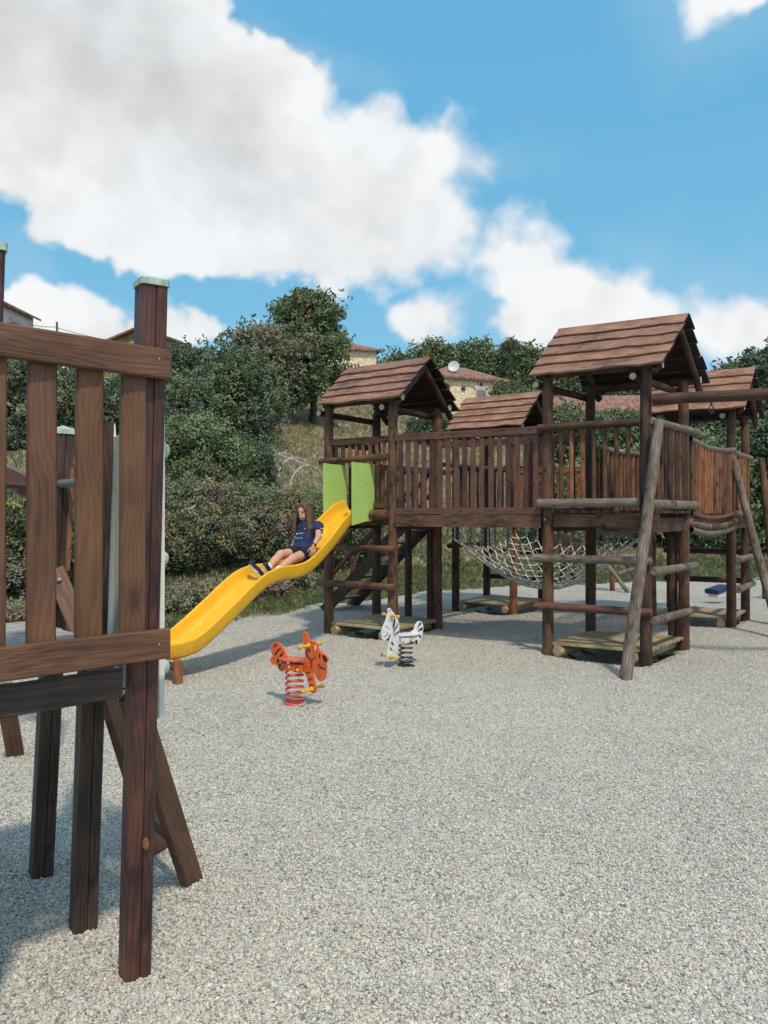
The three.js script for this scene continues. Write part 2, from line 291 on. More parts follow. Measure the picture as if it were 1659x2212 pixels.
function scatter(name, geo, material, n, place, parent, data) {
  const im = new THREE.InstancedMesh(geo, material, n), M = new THREE.Matrix4(), q = new THREE.Quaternion(), c = new THREE.Color(); im.name = name; let k = 0;
  for (let i = 0; i < n; i++) { const r = place(i); if (!r) continue; q.setFromEuler(r.e); M.compose(r.p, q, r.s); im.setMatrixAt(k, M); im.setColorAt(k, c.setRGB(...r.c)); k++; }
  im.count = k; im.castShadow = im.receiveShadow = true; if (data) im.userData = data; (parent ?? scene).add(im); return im;
}
{
  const st = new THREE.IcosahedronGeometry(1, 0), p = st.attributes.position;
  for (let i = 0; i < p.count; i++) { const s = 0.8 + 0.4 * hash3(Math.round(p.getX(i) * 50), Math.round(p.getY(i) * 50), Math.round(p.getZ(i) * 50)); p.setXYZ(i, p.getX(i) * s, p.getY(i) * s, p.getZ(i) * s); }
  st.computeVertexNormals();
  const place = () => {
    let Z = 1.9 + 12.5 * Math.pow(rnd(), 1.45), X = rr(-1, 1) * (0.56 * Z + 0.9);
    const r = 0.0034 + 0.0044 * Math.pow(rnd(), 1.7), t = rnd(); let b = 0.42 + 0.20 * Math.pow(rnd(), 0.9); if (rnd() > 0.97) b = 0.72; if (rnd() > 0.93) b *= 0.6;
    const c = t < 0.16 ? [b * 1.05, b * 0.98, b * 0.84] : t < 0.28 ? [b * 0.95, b * 0.98, b * 0.98] : t < 0.36 ? [b * 1.12, b * 0.93, b * 0.8] : [b, b * 0.975, b * 0.9];
    return { p: W(X, gravelBump(X, Z) + 0.006 + r * 0.35, Z), e: new THREE.Euler(rr(-0.6, 0.6), rnd() * 6.28, rr(-0.6, 0.6)), s: V(r * rr(0.9, 1.5), r * rr(0.6, 0.95), r * rr(0.8, 1.1)), c };
  };
  scatter('gravel_stones', st, new THREE.MeshStandardMaterial({ roughness: 0.9 }), 330000, place, null, { kind: 'stuff', label: 'loose grey and beige pebbles lying on the gravel', category: 'pebbles' });
}
function bladeTuft(n, h, w, sd) {
  const t = [], uv = [];
  for (let i = 0; i < n; i++) { const a = hash3(i, 1, sd) * 6.28, l = 0.25 + 0.6 * hash3(i, 2, sd), hh = h * (0.6 + 0.4 * hash3(i, 3, sd)), ox = (hash3(i, 4, sd) - 0.5) * h * 0.7, oz = (hash3(i, 5, sd) - 0.5) * h * 0.7, cx = Math.cos(a), sx = Math.sin(a); const P = (f, s) => [ox + cx * l * hh * f * f - sx * w * s, hh * f, oz + sx * l * hh * f * f + cx * w * s]; t.push(...P(0, -1), ...P(0, 1), ...P(0.55, 0.8), ...P(0, -1), ...P(0.55, 0.8), ...P(0.55, -0.8), ...P(0.55, -0.8), ...P(0.55, 0.8), ...P(1, 0)); for (let k = 0; k < 9; k++) uv.push(0, 0); }
  return soup(t, uv);
}
{
  const leaf = new THREE.MeshStandardMaterial({ roughness: 0.85, side: THREE.DoubleSide });
  scatter('grass', bladeTuft(7, 0.13, 0.006, 401), leaf, 42000, () => {
    const X = rr(-9, 14), d = Math.pow(rnd(), 1.3) * 8 - 0.35, Z = edge(X) + d; if (d < 0.15 && rnd() > 0.25) return null;
    const n = fbm(X * 0.9, 1, Z * 0.9, 3); if (n > 0.56 && rnd() > 0.25) return null;
    const k = rr(0.7, 1.2), dry = rnd() < 0.18 ? 1 : 0; return { p: W(X, groundY(X, Z) - 0.01, Z), e: new THREE.Euler(0, rnd() * 6.28, 0), s: V(1, rr(0.5, 1.25), 1).multiplyScalar(rr(0.7, 1.3)), c: dry ? [0.34 * k, 0.28 * k, 0.15 * k] : [0.10 * k, 0.15 * k, 0.06 * k] };
  }, null, { kind: 'stuff', label: 'short green grass along the gravel edge', category: 'grass' });
  scatter('dry_grass', bladeTuft(7, 0.14, 0.008, 411), leaf, 52000, () => {
    const X = rr(-13, 26), d = 4 + Math.pow(rnd(), 1.5) * 44, Z = edge(X) + d; const k = rr(0.65, 1.25), g = rnd() < 0.22;
    return { p: W(X, groundY(X, Z) - 0.02, Z), e: new THREE.Euler(0, rnd() * 6.28, 0), s: V(1, rr(0.5, 1.3), 1).multiplyScalar(rr(0.7, 1.3) * (1 + d / 50)), c: g ? [0.19 * k, 0.205 * k, 0.095 * k] : [0.42 * k, 0.365 * k, 0.225 * k] };
  }, null, { kind: 'stuff', label: 'dry straw coloured grass on the hillside', category: 'grass' });
}

/* ---------- the four roofed log towers ---------- */

const cornersOf = (k) => Q[k].map(([x, z]) => W(x, 0, z));
const pick = (a) => a[Math.floor(rnd() * a.length)];
function boards(parent, name, a, b, a2, b2, n, gap, t, m) {        // n boards laid from edge a-b to edge a2-b2, running along a-b
  const across = a.distanceTo(a2), w = across / n - gap;
  for (let i = 0; i < n; i++) { const f = (i + 0.5) / n, j = (rnd() - 0.5) * 0.004; put(parent, name, board(lerp3(a, a2, f).add(V(0, j, 0)), lerp3(b, b2, f).add(V(0, j, 0)), w, t, V(0, 1, 0)), Array.isArray(m) ? pick(m) : m); }
}
function fence(parent, a, b, n, topY, botY, o) {                  // palings between two points
  const g = sub(parent, o.name ?? 'guard_rail'), u = b.clone().sub(a).normalize(), over = o.over ?? [0.06, 0.06], sag = o.sag ?? 0;
  const ra = up(a, topY).addScaledVector(u, -over[0]), rb = up(b, topY).addScaledVector(u, over[1]);
  const side = (o.out ?? V(0, 0, 0));
  if (sag) { const pts = []; for (let i = 0; i <= 6; i++) { const f = i / 6, p = lerp3(ra, rb, f); p.y -= sag * 4 * f * (1 - f); pts.push(p); } const tg = tube(pts, o.rail ?? 0.04, 14, 9); put(g, 'top_rail', tg, o.railMat); }
  else if (o.flat) put(g, 'top_rail', board(ra, rb, 0.055, 0.09, V(0, 1, 0)), o.railMat);
  else put(g, 'top_rail', log(ra.add(side), rb.add(side), o.rail ?? 0.05), o.railMat);
  if (o.bottom) { const p = up(a, botY).addScaledVector(u, -over[0]).add(side), q = up(b, botY).addScaledVector(u, over[1]).add(side); put(g, 'bottom_rail', o.flat ? board(p, q, 0.05, 0.085, V(0, 1, 0)) : log(p, q, o.bottom), o.botMat ?? o.railMat); }
  for (let i = 0; i < n; i++) {
    const f = (i + (o.start ?? 0.75)) / (n - 1 + 2 * (o.start ?? 0.75)), y1 = topY - sag * 4 * f * (1 - f) - (o.gapTop ?? 0.02), p = up(lerp3(a, b, f), botY + (o.gapBot ?? 0.01)), q = up(lerp3(a, b, f), y1);
    p.x += (rnd() - 0.5) * 0.008; q.x += (rnd() - 0.5) * 0.008;
    put(g, o.flat ? 'slat' : 'paling', o.flat ? board(p, q, o.w ?? 0.06, 0.026, u.clone().cross(V(0, 1, 0))) : log(p, q, o.r ?? 0.026, o.r ?? 0.026, 7, 0.003), Array.isArray(o.m) ? pick(o.m) : o.m);
  }
  return g;
}
function tower(k, label, o) {
  const [FL, FR, BR, BL] = cornersOf(k), c = lerp3(FL, BR, 0.5), t = thing('play_tower', label, 'play tower', c, 'roofed log play towers');
  const u = FR.clone().sub(FL).normalize(), v = BL.clone().sub(FL).normalize(), eave = o.eave, ridge = o.ridge, pm = [wood.stain, wood.dark];
  [FL, FR, BR, BL].forEach((p, i) => put(t, 'post', log(up(p, -0.15), up(p, eave + 0.02), 0.071, 0.064, 14, 0.006), (o.posts ?? [wood.stain, wood.stain, wood.stain, wood.dark])[i]));
  // low platform on two ground logs
  const pf = sub(t, 'low_platform');
  for (const [a, b] of [[FL, BL], [FR, BR]]) put(pf, 'bearer_log', log(up(a, 0.062).addScaledVector(v, -0.06).addScaledVector(u, a === FL ? 0.14 : -0.14), up(b, 0.062).addScaledVector(v, 0.02).addScaledVector(u, a === FL ? 0.14 : -0.14), 0.068, 0.066, 14), wood.deck);
  boards(pf, 'plank', up(FL, 0.148).addScaledVector(u, 0.03).addScaledVector(v, -0.02), up(FR, 0.148).addScaledVector(u, 0.02).addScaledVector(v, -0.02), up(BL, 0.148).addScaledVector(u, 0.03), up(BR, 0.148).addScaledVector(u, 0.02), 9, 0.008, 0.034, o.platform ?? wood.deck);
  // deck with beams
  const dk = sub(t, 'deck');
  boards(dk, 'plank', up(FL, 1.735).addScaledVector(u, -0.02), up(FR, 1.735).addScaledVector(u, 0.1), up(BL, 1.735).addScaledVector(u, -0.02), up(BR, 1.735).addScaledVector(u, 0.1), 10, 0.006, 0.034, [wood.stain, wood.dark]);
  for (const [a, b] of [[FL, FR], [BL, BR]]) put(t, 'deck_beam', board(up(a, 1.63).addScaledVector(u, 0.075), up(b, 1.63).addScaledVector(u, a === FL ? 0.14 : -0.075), 0.05, 0.15, V(0, 1, 0)), wood.stain);
  for (const [a, b] of [[FL, BL], [FR, BR]]) put(t, 'deck_joist', board(up(a, 1.58).addScaledVector(v, 0.075), up(b, 1.58).addScaledVector(v, -0.075), 0.07, 0.17, V(0, 1, 0)), wood.dark);
  // roof: purlin logs at the eaves, tie logs, rafters, lapped planks
  const ov = o.over ?? [0.1, 0.25], out = 0.19, half = FL.distanceTo(BL) / 2;
  const rf = sub(t, 'roof');
  for (const [a, b, s] of [[FL, FR, -1], [BL, BR, 1]]) {
    const pl = put(t, 'eave_log', log(up(a, eave + 0.02).addScaledVector(u, -ov[0] + 0.02).addScaledVector(v, s * 0.04), up(b, eave + 0.02).addScaledVector(u, ov[1] - 0.06).addScaledVector(v, s * 0.04), 0.05, 0.05, 10), wood.dark);
    for (const [e, q] of [[up(a, eave + 0.02).addScaledVector(u, -ov[0] + 0.021).addScaledVector(v, s * 0.04), -1], [up(b, eave + 0.02).addScaledVector(u, ov[1] - 0.061).addScaledVector(v, s * 0.04), 1]]) put(pl, 'log_end', orient(new THREE.CylinderGeometry(0.044, 0.046, 0.004, 14).translate(0, 0.002, 0), e, e.clone().addScaledVector(u, q)), wood.logend);
  }
  for (const [a, b, s] of [[FL, BL, -0.09], [FR, BR, -0.1]]) { const p = up(a, eave - 0.1).addScaledVector(v, -0.13).addScaledVector(u, s), tl = put(t, 'tie_log', log(p, up(b, eave - 0.1).addScaledVector(v, 0.1).addScaledVector(u, s), 0.045), wood.dark); put(tl, 'log_end', orient(new THREE.CylinderGeometry(0.038, 0.04, 0.004, 14).translate(0, 0.002, 0), p.clone().addScaledVector(v, 0.001), p.clone().addScaledVector(v, -1)), wood.logend); }
  const R0 = lerp3(FL, BL, 0.5).addScaledVector(u, -ov[0]), R1 = lerp3(FR, BR, 0.5).addScaledVector(u, ov[1]);
  const np = o.planks ?? 5;
  for (const s of [-1, 1]) {
    const E0 = (s < 0 ? FL : BL).clone().addScaledVector(u, -ov[0] + 0.02).addScaledVector(v, s * out), E1 = (s < 0 ? FR : BR).clone().addScaledVector(u, ov[1]).addScaledVector(v, s * out); E0.y = E1.y = eave - 0.02;
    const T0 = up(R0, ridge), T1 = up(R1, ridge), nrm = T0.clone().sub(E0).cross(E1.clone().sub(E0)).normalize(); if (nrm.y < 0) nrm.negate();
    const slope = E0.distanceTo(T0), w = slope / np + 0.035;
    for (let i = 0; i < np; i++) {                                  // wavy edged slabs, each lapping the one below
      const f = (i + 0.5) / np, a = lerp3(E0, T0, f).addScaledVector(nrm, 0.018 + 0.004 * rnd()).addScaledVector(u, rr(-0.035, 0.01)), b = lerp3(E1, T1, f).addScaledVector(nrm, 0.018 + 0.004 * rnd()).addScaledVector(u, rr(-0.02, 0.02));
      const dn = E0.clone().sub(T0).normalize(), L = a.distanceTo(b), n = 12, ph = rnd() * 9, ps = [], uv = [], idx = [], o1 = rnd() * 5, tilt = 0.03;
      for (let j = 0; j <= n; j++) {
        const q = lerp3(a, b, j / n), lo = w / 2 + (noise3(ph + j * 0.7, 3, i) - 0.5) * 0.036 + (noise3(ph + j * 2.1, 9, i) - 0.5) * 0.016, hi = -w / 2, y = j / n * L;
        const c = [[lo, tilt + 0.004], [hi, 0.002], [hi, -0.022], [lo, tilt - 0.024]];
        c.forEach(([d, h], e) => { const p = q.clone().addScaledVector(dn, d).addScaledVector(nrm, h); ps.push(p); uv.push((d + (e > 1 ? 0.15 : 0) + o1) / 0.3, (y + ph) / 1.2); });
      }
      let topCount = 0; const tr = [], tu = []; const add = (...k) => k.forEach((z) => { tr.push(ps[z].x, ps[z].y, ps[z].z); tu.push(uv[z * 2], uv[z * 2 + 1]); });
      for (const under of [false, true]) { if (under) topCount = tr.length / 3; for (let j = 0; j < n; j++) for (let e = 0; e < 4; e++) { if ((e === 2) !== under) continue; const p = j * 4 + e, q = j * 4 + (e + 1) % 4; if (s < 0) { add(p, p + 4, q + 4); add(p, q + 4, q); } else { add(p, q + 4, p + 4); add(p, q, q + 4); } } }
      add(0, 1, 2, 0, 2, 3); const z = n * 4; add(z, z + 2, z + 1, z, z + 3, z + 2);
      const pg = soup(tr, tu), cnt = tr.length / 3; pg.addGroup(0, topCount, 0); pg.addGroup(topCount, cnt - topCount, 1); put(rf, 'roof_plank', pg, [pick(o.roof ?? [wood.roof, wood.roof, wood.roofdull]), wood.under]);   // sun-bleached outside, underside wood darkened to paint in the roof shade
    }
    for (const [e, q, x] of [[E0, T0, 0.16], [E1, T1, -0.12]]) put(rf, 'rafter', log(lerp3(e, q, s > 0 ? -0.06 : 0.04).addScaledVector(nrm, -0.085).addScaledVector(u, x), lerp3(e, q, 0.95).addScaledVector(nrm, -0.085).addScaledVector(u, x), 0.045), wood.dark);
  }
  return { t, FL, FR, BR, BL, u, v };
}
const sides = (T) => ({ out: T.v.clone().multiplyScalar(-0.1), right: T.u.clone().multiplyScalar(0.1) });
function climbRails(T, ys, m, right, o = {}) {
  const { FL, FR, BR, BL, u, v } = T, a = o.back ? BL : FL, b = o.back ? BR : FR, off = o.back ? 0.1 : -0.1;
  ys.forEach((y, i) => put(T.t, 'climbing_rail', log(up(a, y).addScaledVector(v, off).addScaledVector(u, -0.13), up(b, y).addScaledVector(v, off).addScaledVector(u, o.short ? 0.02 : 0.1), 0.05, 0.046, 12), Array.isArray(m) ? m[i] : m));
  (right ?? []).forEach((y) => put(T.t, 'climbing_rail', log(up(FR, y).addScaledVector(u, 0.1).addScaledVector(v, -0.05), up(BR, y).addScaledVector(u, 0.1).addScaledVector(v, 0.16), 0.052, 0.045, 12), wood.grey));
}
// tower A: slide tower
const TA = tower('A', 'log play tower with the yellow slide and lime green panels', { eave: 3.25, ridge: 3.88, over: [0.08, 0.25], planks: 5, roof: [wood.roofdull, wood.roof, wood.roofdull] });
{
  const { FL, FR, u, v, t } = TA;
  climbRails(TA, [1.24, 0.73], wood.stain, []);
  put(t, 'front_log', log(up(FL, 2.46).addScaledVector(v, -0.11).addScaledVector(u, -0.08), up(FR, 2.475).addScaledVector(v, -0.11).addScaledVector(u, -0.02), 0.045, 0.05), wood.stain);
  put(t, 'deck_log', log(lerp3(up(FL, 1.7), up(FR, 1.7), 0.74).addScaledVector(v, -0.1), up(FR, 1.7).addScaledVector(v, -0.1).addScaledVector(u, -0.04), 0.072), wood.stain);
  fence(t, lerp3(FL, FR, 0.05), lerp3(FL, FR, 0.95), 8, 2.73, 2.36, { flat: true, railMat: wood.stain, m: [wood.stain, wood.orange], w: 0.05, over: [0.0, 0.0] });
  const sl = sub(t, 'side_slats'); for (const s of [0.77, 0.85, 0.93]) put(sl, 'slat', board(lerp3(up(FL, 1.78), up(FR, 1.78), s), lerp3(up(FL, 2.36), up(FR, 2.36), s), 0.062, 0.026, v), wood.stain);
  put(t, 'sill_board', board(lerp3(up(FL, 1.83), up(FR, 1.83), 0.74).addScaledVector(v, -0.03), lerp3(up(FL, 1.83), up(FR, 1.83), 0.955).addScaledVector(v, -0.03), 0.03, 0.085, V(0, 1, 0)), wood.stain);
  for (const s of [0.285, 0.722]) {                                 // green cheek panels either side of the slide
    const a = lerp3(FL, FR, s), b = a.clone().addScaledVector(v, -0.52), th = 0.012, e = u.clone().multiplyScalar(th / 2), pts = [up(a, 1.64), up(b, 1.56), up(b, 2.40), up(a, 2.39)], tr = [], tu = [], ad = (p, q, r) => [p, q, r].forEach((z) => { tr.push(z.x, z.y, z.z); tu.push(z.y * 1.4 + z.x, z.z * 1.4 + z.x * 0.7); });
    const L = pts.map((p) => p.clone().sub(e)), R = pts.map((p) => p.clone().add(e));
    ad(L[0], L[2], L[1]); ad(L[0], L[3], L[2]); ad(R[0], R[1], R[2]); ad(R[0], R[2], R[3]); for (let i = 0; i < 4; i++) { const j = (i + 1) % 4; ad(L[i], L[j], R[j]); ad(L[i], R[j], R[i]); }
    put(t, 'green_panel', soup(tr, tu), mat.green);
  }
  fence(t, TA.FL, TA.BL, 6, 2.73, 1.78, { flat: true, railMat: wood.dark, m: [wood.stain, wood.dark], w: 0.055, bottom: 0.04 });
  // doubled back post by the bridge
  put(t, 'post', log(up(TA.BR, -0.1).addScaledVector(u, -0.13).addScaledVector(v, 0.02), up(TA.BR, 1.55).addScaledVector(u, -0.13).addScaledVector(v, 0.02), 0.06), wood.dark);
}
// tower C: nearest, with leaning log and log railings
const TC = tower('C', 'roofed log tower nearest the gravel front, with a leaning log brace', { eave: 3.37, ridge: 4.06, over: [0.14, 0.26], planks: 5, platform: wood.deck, posts: [wood.stain, wood.dark, wood.stain, wood.dark] });
{
  const { FL, FR, BR, BL, u, v, t } = TC;
  climbRails(TC, [1.18, 0.60], [wood.grey, wood.red], [1.06, 0.50]);
  fence(t, lerp3(FL, FR, 0.08).addScaledVector(v, -0.06), lerp3(FL, FR, 0.93).addScaledVector(v, -0.06), 7, 2.745, 1.84, { railMat: wood.dark, rail: 0.048, bottom: 0.055, botMat: wood.grey, m: [wood.stain, wood.orange, wood.stain], r: 0.027, over: [0.17, 0.05], out: v.clone().multiplyScalar(-0.05) });
  fence(t, lerp3(FR, BR, 0.05).addScaledVector(u, 0.07), lerp3(FR, BR, 0.98).addScaledVector(u, 0.07), 9, 2.76, 1.82, { railMat: wood.grey, rail: 0.048, bottom: 0.058, m: [wood.stain, wood.dark, wood.stain], r: 0.03, over: [0.1, 0.3] });
  put(t, 'leaning_log', log(W(2.48, -0.06, 8.25), at(1424, 908, 8.93), 0.068, 0.055, 14, 0.02), wood.grey);
  put(t, 'post', log(up(BR, -0.1).addScaledVector(u, -0.15).addScaledVector(v, 0.05), up(BR, 1.6).addScaledVector(u, -0.15).addScaledVector(v, 0.05), 0.062), wood.dark);
  put(t, 'bolt', new THREE.SphereGeometry(0.014, 10, 8).translate(...up(FL, 1.64).addScaledVector(v, -0.072).toArray()), mat.steel);
}
// tower D behind, tower B at the back
const TD = tower('D', 'roofed log tower at the far end of the sagging paling bridge', { eave: 3.28, ridge: 3.96, over: [0.12, 0.25], planks: 5, roof: [wood.roof], posts: [wood.stain, wood.dark, wood.stain, wood.dark] });
{
  const { FL, FR, BR, BL, u, v, t } = TD;
  climbRails(TD, [1.1, 0.62], wood.dark, [1.03, 0.585], { back: true });
  fence(t, lerp3(FR, BR, 0.1).addScaledVector(u, 0.06), lerp3(FR, BR, 0.98).addScaledVector(u, 0.06), 9, 2.62, 1.72, { railMat: wood.grey, rail: 0.045, bottom: 0.05, m: [wood.stain, wood.orange], r: 0.03, over: [0.12, 0.2] });
  fence(t, lerp3(BL, BR, 0.06), lerp3(BL, BR, 0.94), 7, 2.62, 1.8, { railMat: wood.dark, m: [wood.stain], r: 0.027, bottom: 0.05 });
  put(t, 'leaning_log', log(W(5.47, -0.06, 11.0), at(1583, 985, 11.85), 0.062, 0.05, 12, 0.015), wood.grey);
  put(t, 'leaning_log', log(W(6.02, -0.06, 12.25), at(1645, 990, 12.75), 0.058, 0.05, 12, 0.015), wood.stain);
  put(t, 'bolt', new THREE.SphereGeometry(0.014, 10, 8).translate(...up(FR, 1.64).addScaledVector(v, -0.072).toArray()), mat.steel);
}
const TB = tower('B', 'roofed log tower behind the slat bridge and rope net', { eave: 3.21, ridge: 3.85, over: [0.1, 0.25], planks: 5, roof: [wood.roof], posts: [wood.dark, wood.orange, wood.dark, wood.dark] });
{
  const { FL, FR, BR, BL, u, v, t } = TB;
  climbRails(TB, [1.0, 0.52], wood.dark, [], { back: true });
  put(t, 'climbing_rail', log(up(FL, 1.14).addScaledVector(u, -0.09).addScaledVector(v, -0.1), up(BL, 1.14).addScaledVector(u, -0.09), 0.045), wood.dark);
  fence(t, lerp3(BL, BR, 0.06), lerp3(BL, BR, 0.94), 6, 2.56, 1.8, { railMat: wood.dark, m: [wood.stain, wood.dark], r: 0.026, bottom: 0.045 });
  fence(t, lerp3(FL, BL, 0.06), lerp3(FL, BL, 0.94), 6, 2.56, 1.8, { railMat: wood.dark, m: [wood.stain, wood.dark], r: 0.026, bottom: 0.045 });
}

/* ---------- bridges between the towers ---------- */
function slatBridge(a, b, a2, b2, n, label, o = {}) {
  const t = thing('slat_bridge', label, 'bridge', up(lerp3(a, b2, 0.5), 1.5), 'wooden bridges between the towers');
  const u = b.clone().sub(a).normalize(), v = a2.clone().sub(a).normalize();
  const A = a.clone().addScaledVector(u, 0.07), B = b.clone().addScaledVector(u, -0.07), A2 = a2.clone().addScaledVector(u, 0.07), B2 = b2.clone().addScaledVector(u, -0.07);
  const dk = sub(t, 'deck'); boards(dk, 'plank', up(A, 1.735).addScaledVector(v, 0.06), up(A2, 1.735).addScaledVector(v, -0.06), up(B, 1.735).addScaledVector(v, 0.06), up(B2, 1.735).addScaledVector(v, -0.06), Math.round(a.distanceTo(b) / 0.12), 0.008, 0.03, [wood.dark, wood.stain]);
  for (const [p, q, s] of [[A, B, -1], [A2, B2, 1]]) {
    put(t, 'bridge_beam', board(up(p, 1.618).addScaledVector(v, s * 0.03), up(q, 1.618).addScaledVector(v, s * 0.03), 0.055, 0.152, V(0, 1, 0)), o.beam ?? wood.stain);
    if (s > 0 && o.openBack) { put(t, 'hand_rail', log(up(p, 2.45), up(q, 2.45), 0.035), wood.dark); continue; }
    fence(t, up(p, 0).addScaledVector(v, s * 0.035), up(q, 0).addScaledVector(v, s * 0.035), s > 0 ? Math.round(n * 0.4) : n, o.top ?? 2.73, 1.746, { flat: true, railMat: o.rail ?? wood.red, m: o.m ?? [wood.red, wood.red, wood.maroon], w: 0.064, bottom: 0.04, over: [0.0, 0.0], start: 0.6, gapTop: 0.03 });
  }
  return t;
}
slatBridge(TA.FR, TC.FL, TA.BR, TC.BL, 17, 'straight reddish brown slat bridge in front of the rope net, leading from the slide tower');
slatBridge(TA.BL, TB.FL, TA.BR, TB.FR, 8, 'low railed bridge between the slide tower and the back tower', { rail: wood.dark, m: [wood.dark, wood.stain], top: 2.45, openBack: true });
slatBridge(TB.FR, TD.FL, TB.BR, TD.BL, 13, 'slat bridge behind the rope net joining the two back towers', { rail: wood.orange, m: [wood.orange, wood.stain], top: 2.45 });
{
  const a = TC.BR, b = TD.FR, a2 = TC.BL, b2 = TD.FL, t = thing('paling_bridge', 'sagging bridge with closely set round palings', 'bridge', up(lerp3(a, b2, 0.5), 1.45));
  const u = b.clone().sub(a).normalize(), v = a2.clone().sub(a).normalize(), dk = sub(t, 'deck'), n = 22;
  for (let i = 0; i < n; i++) { const f = (i + 0.7) / (n + 0.4), s = -0.07 * 4 * f * (1 - f); put(dk, 'deck_log', log(up(lerp3(a, b, f), 1.60 + s).addScaledVector(v, -0.1), up(lerp3(a2, b2, f), 1.60 + s).addScaledVector(v, 0.1), 0.045, 0.045, 7), pick([wood.grey, wood.stain, wood.grey])); }
  for (const [p, q, s] of [[a, b, -1], [a2, b2, 1]]) {
    const A = p.clone().addScaledVector(u, 0.12).addScaledVector(v, s * 0.05), B = q.clone().addScaledVector(u, -0.1).addScaledVector(v, s * 0.05);
    const low = []; for (let i = 0; i <= 6; i++) { const f = i / 6; low.push(up(lerp3(A, B, f), 1.515 - 0.07 * 4 * f * (1 - f))); } put(t, 'bearer_log', tube(low, 0.045, 14, 9), wood.grey);
    const lo2 = low.map((p) => p.clone().add(V(0, 0.21, 0))); put(t, 'bottom_rail', tube(lo2, 0.036, 14, 9), wood.stain);
    fence(t, A, B, s < 0 ? 15 : 13, 2.665, 1.70, { sag: 0.06, railMat: wood.grey, rail: 0.04, m: [wood.orange, wood.stain, wood.orange], r: 0.034, over: [0.02, 0.02], start: 0.5 });
  }
}
/* stairs up to the back bridge */
{
  const foot = W(-0.86, 0, 14.62), top = W(0.62, 1.62, 13.47), t = thing('wooden_stairs', 'steep wooden stairs rising behind the slide tower', 'stairs', foot), u = V(top.x - foot.x, 0, top.z - foot.z).normalize(), s = V(-u.z, 0, u.x), hw = 0.36;
  for (const k of [-1, 1]) {
    const o = s.clone().multiplyScalar(k * hw); put(t, 'stringer', board(foot.clone().add(o).add(V(0, -0.03, 0)), top.clone().add(o), 0.045, 0.2, V(0, 1, 0)), wood.dark);
    put(t, 'newel_post', log(up(foot, -0.1).add(o).addScaledVector(u, 0.08), up(foot, 0.95).add(o).addScaledVector(u, 0.08), 0.055), wood.stain);
    put(t, 'hand_rail', log(foot.clone().add(o).add(V(0, 0.85, 0)).addScaledVector(u, -0.05), top.clone().add(o).add(V(0, 0.85, 0)), 0.04), wood.stain);
    put(t, 'hand_rail', log(foot.clone().add(o).add(V(0, 0.48, 0)).addScaledVector(u, 0.02), top.clone().add(o).add(V(0, 0.48, 0)), 0.035), wood.stain);
    put(t, 'support_post', log(up(top, -0.1).add(o), up(top, 1.5).add(o), 0.06), wood.dark);
  }
  for (let i = 1; i < 8; i++) { const p = lerp3(foot, top, i / 8); put(t, 'tread', board(p.clone().addScaledVector(s, -hw + 0.03), p.clone().addScaledVector(s, hw - 0.03), 0.2, 0.035, V(0, 1, 0)), wood.grey); }
}
/* rope net slung between the four towers */
{
  const c = [TA.BR, TC.BL, TD.FL, TB.FR].map((p) => up(p, 1.5)), t = thing('rope_net', 'pale rope net hammock slung on chains between the four towers', 'rope net', up(lerp3(c[0], c[2], 0.5), 0.55));
  const P = (s, q) => { const p = lerp3(lerp3(c[0], c[1], s), lerp3(c[3], c[2], s), q); const k = Math.pow(Math.max(0, Math.sin(Math.PI * s)) * Math.max(0, Math.sin(Math.PI * q)), 0.62); p.y = 1.47 - 0.9 * k; return p; };
  const n = 12, e = 0.045, lines = [];
  for (let i = 0; i < 2 * n - 1; i++) { const k = (i + 0.5) / n - 1 + 0.5 / n; const s0 = Math.max(e, k + e), s1 = Math.min(1 - e, 1 - e + k); if (s1 - s0 > 0.06) { lines.push((f) => { const s = mix(s0, s1, f); return [s, s - k]; }); lines.push((f) => { const s = mix(s0, s1, f); return [s, 1 - s + k]; }); } }
  const tips = [];
  for (const L of lines) { const pts = []; for (let i = 0; i <= 16; i++) { const [s, q] = L(i / 16); const p = P(clamp(s, 0, 1), clamp(q, 0, 1)); p.y += (rnd() - 0.5) * 0.02; p.x += (rnd() - 0.5) * 0.015; pts.push(p); } put(t, 'rope', tube(pts, 0.0095, 30, 5), mat.rope); tips.push(pts[0], pts[16]); }
  const link = new THREE.TorusGeometry(0.02, 0.005, 5, 9).scale(0.7, 1.25, 1), tops = [];
  for (const p of tips) { const q = up(p, 1.535); const gs = [], dir = q.clone().sub(p), L = dir.length(), m = Math.max(1, Math.round(L / 0.036)); for (let i = 0; i < m; i++) { const g = link.clone().rotateY(i % 2 ? 1.57 : 0); gs.push(orient(g, lerp3(p, q, (i + 0.5) / m), q.clone().add(V(0, 0.01, 0)), V(1, 0, 0.2))); } put(t, 'chain', mergeGeometries(gs), mat.chain); }
  for (let i = 0; i < 4; i++) { const a = c[i], b = c[(i + 1) % 4]; const w = lerp3(a, b, 0.5), mid = lerp3(c[0], c[2], 0.5), inn = mid.clone().sub(w).setY(0).normalize().multiplyScalar(0.07); put(t, 'hanging_beam', log(up(a, 1.555).add(inn), up(b, 1.555).add(inn), 0.035), wood.dark); }
}

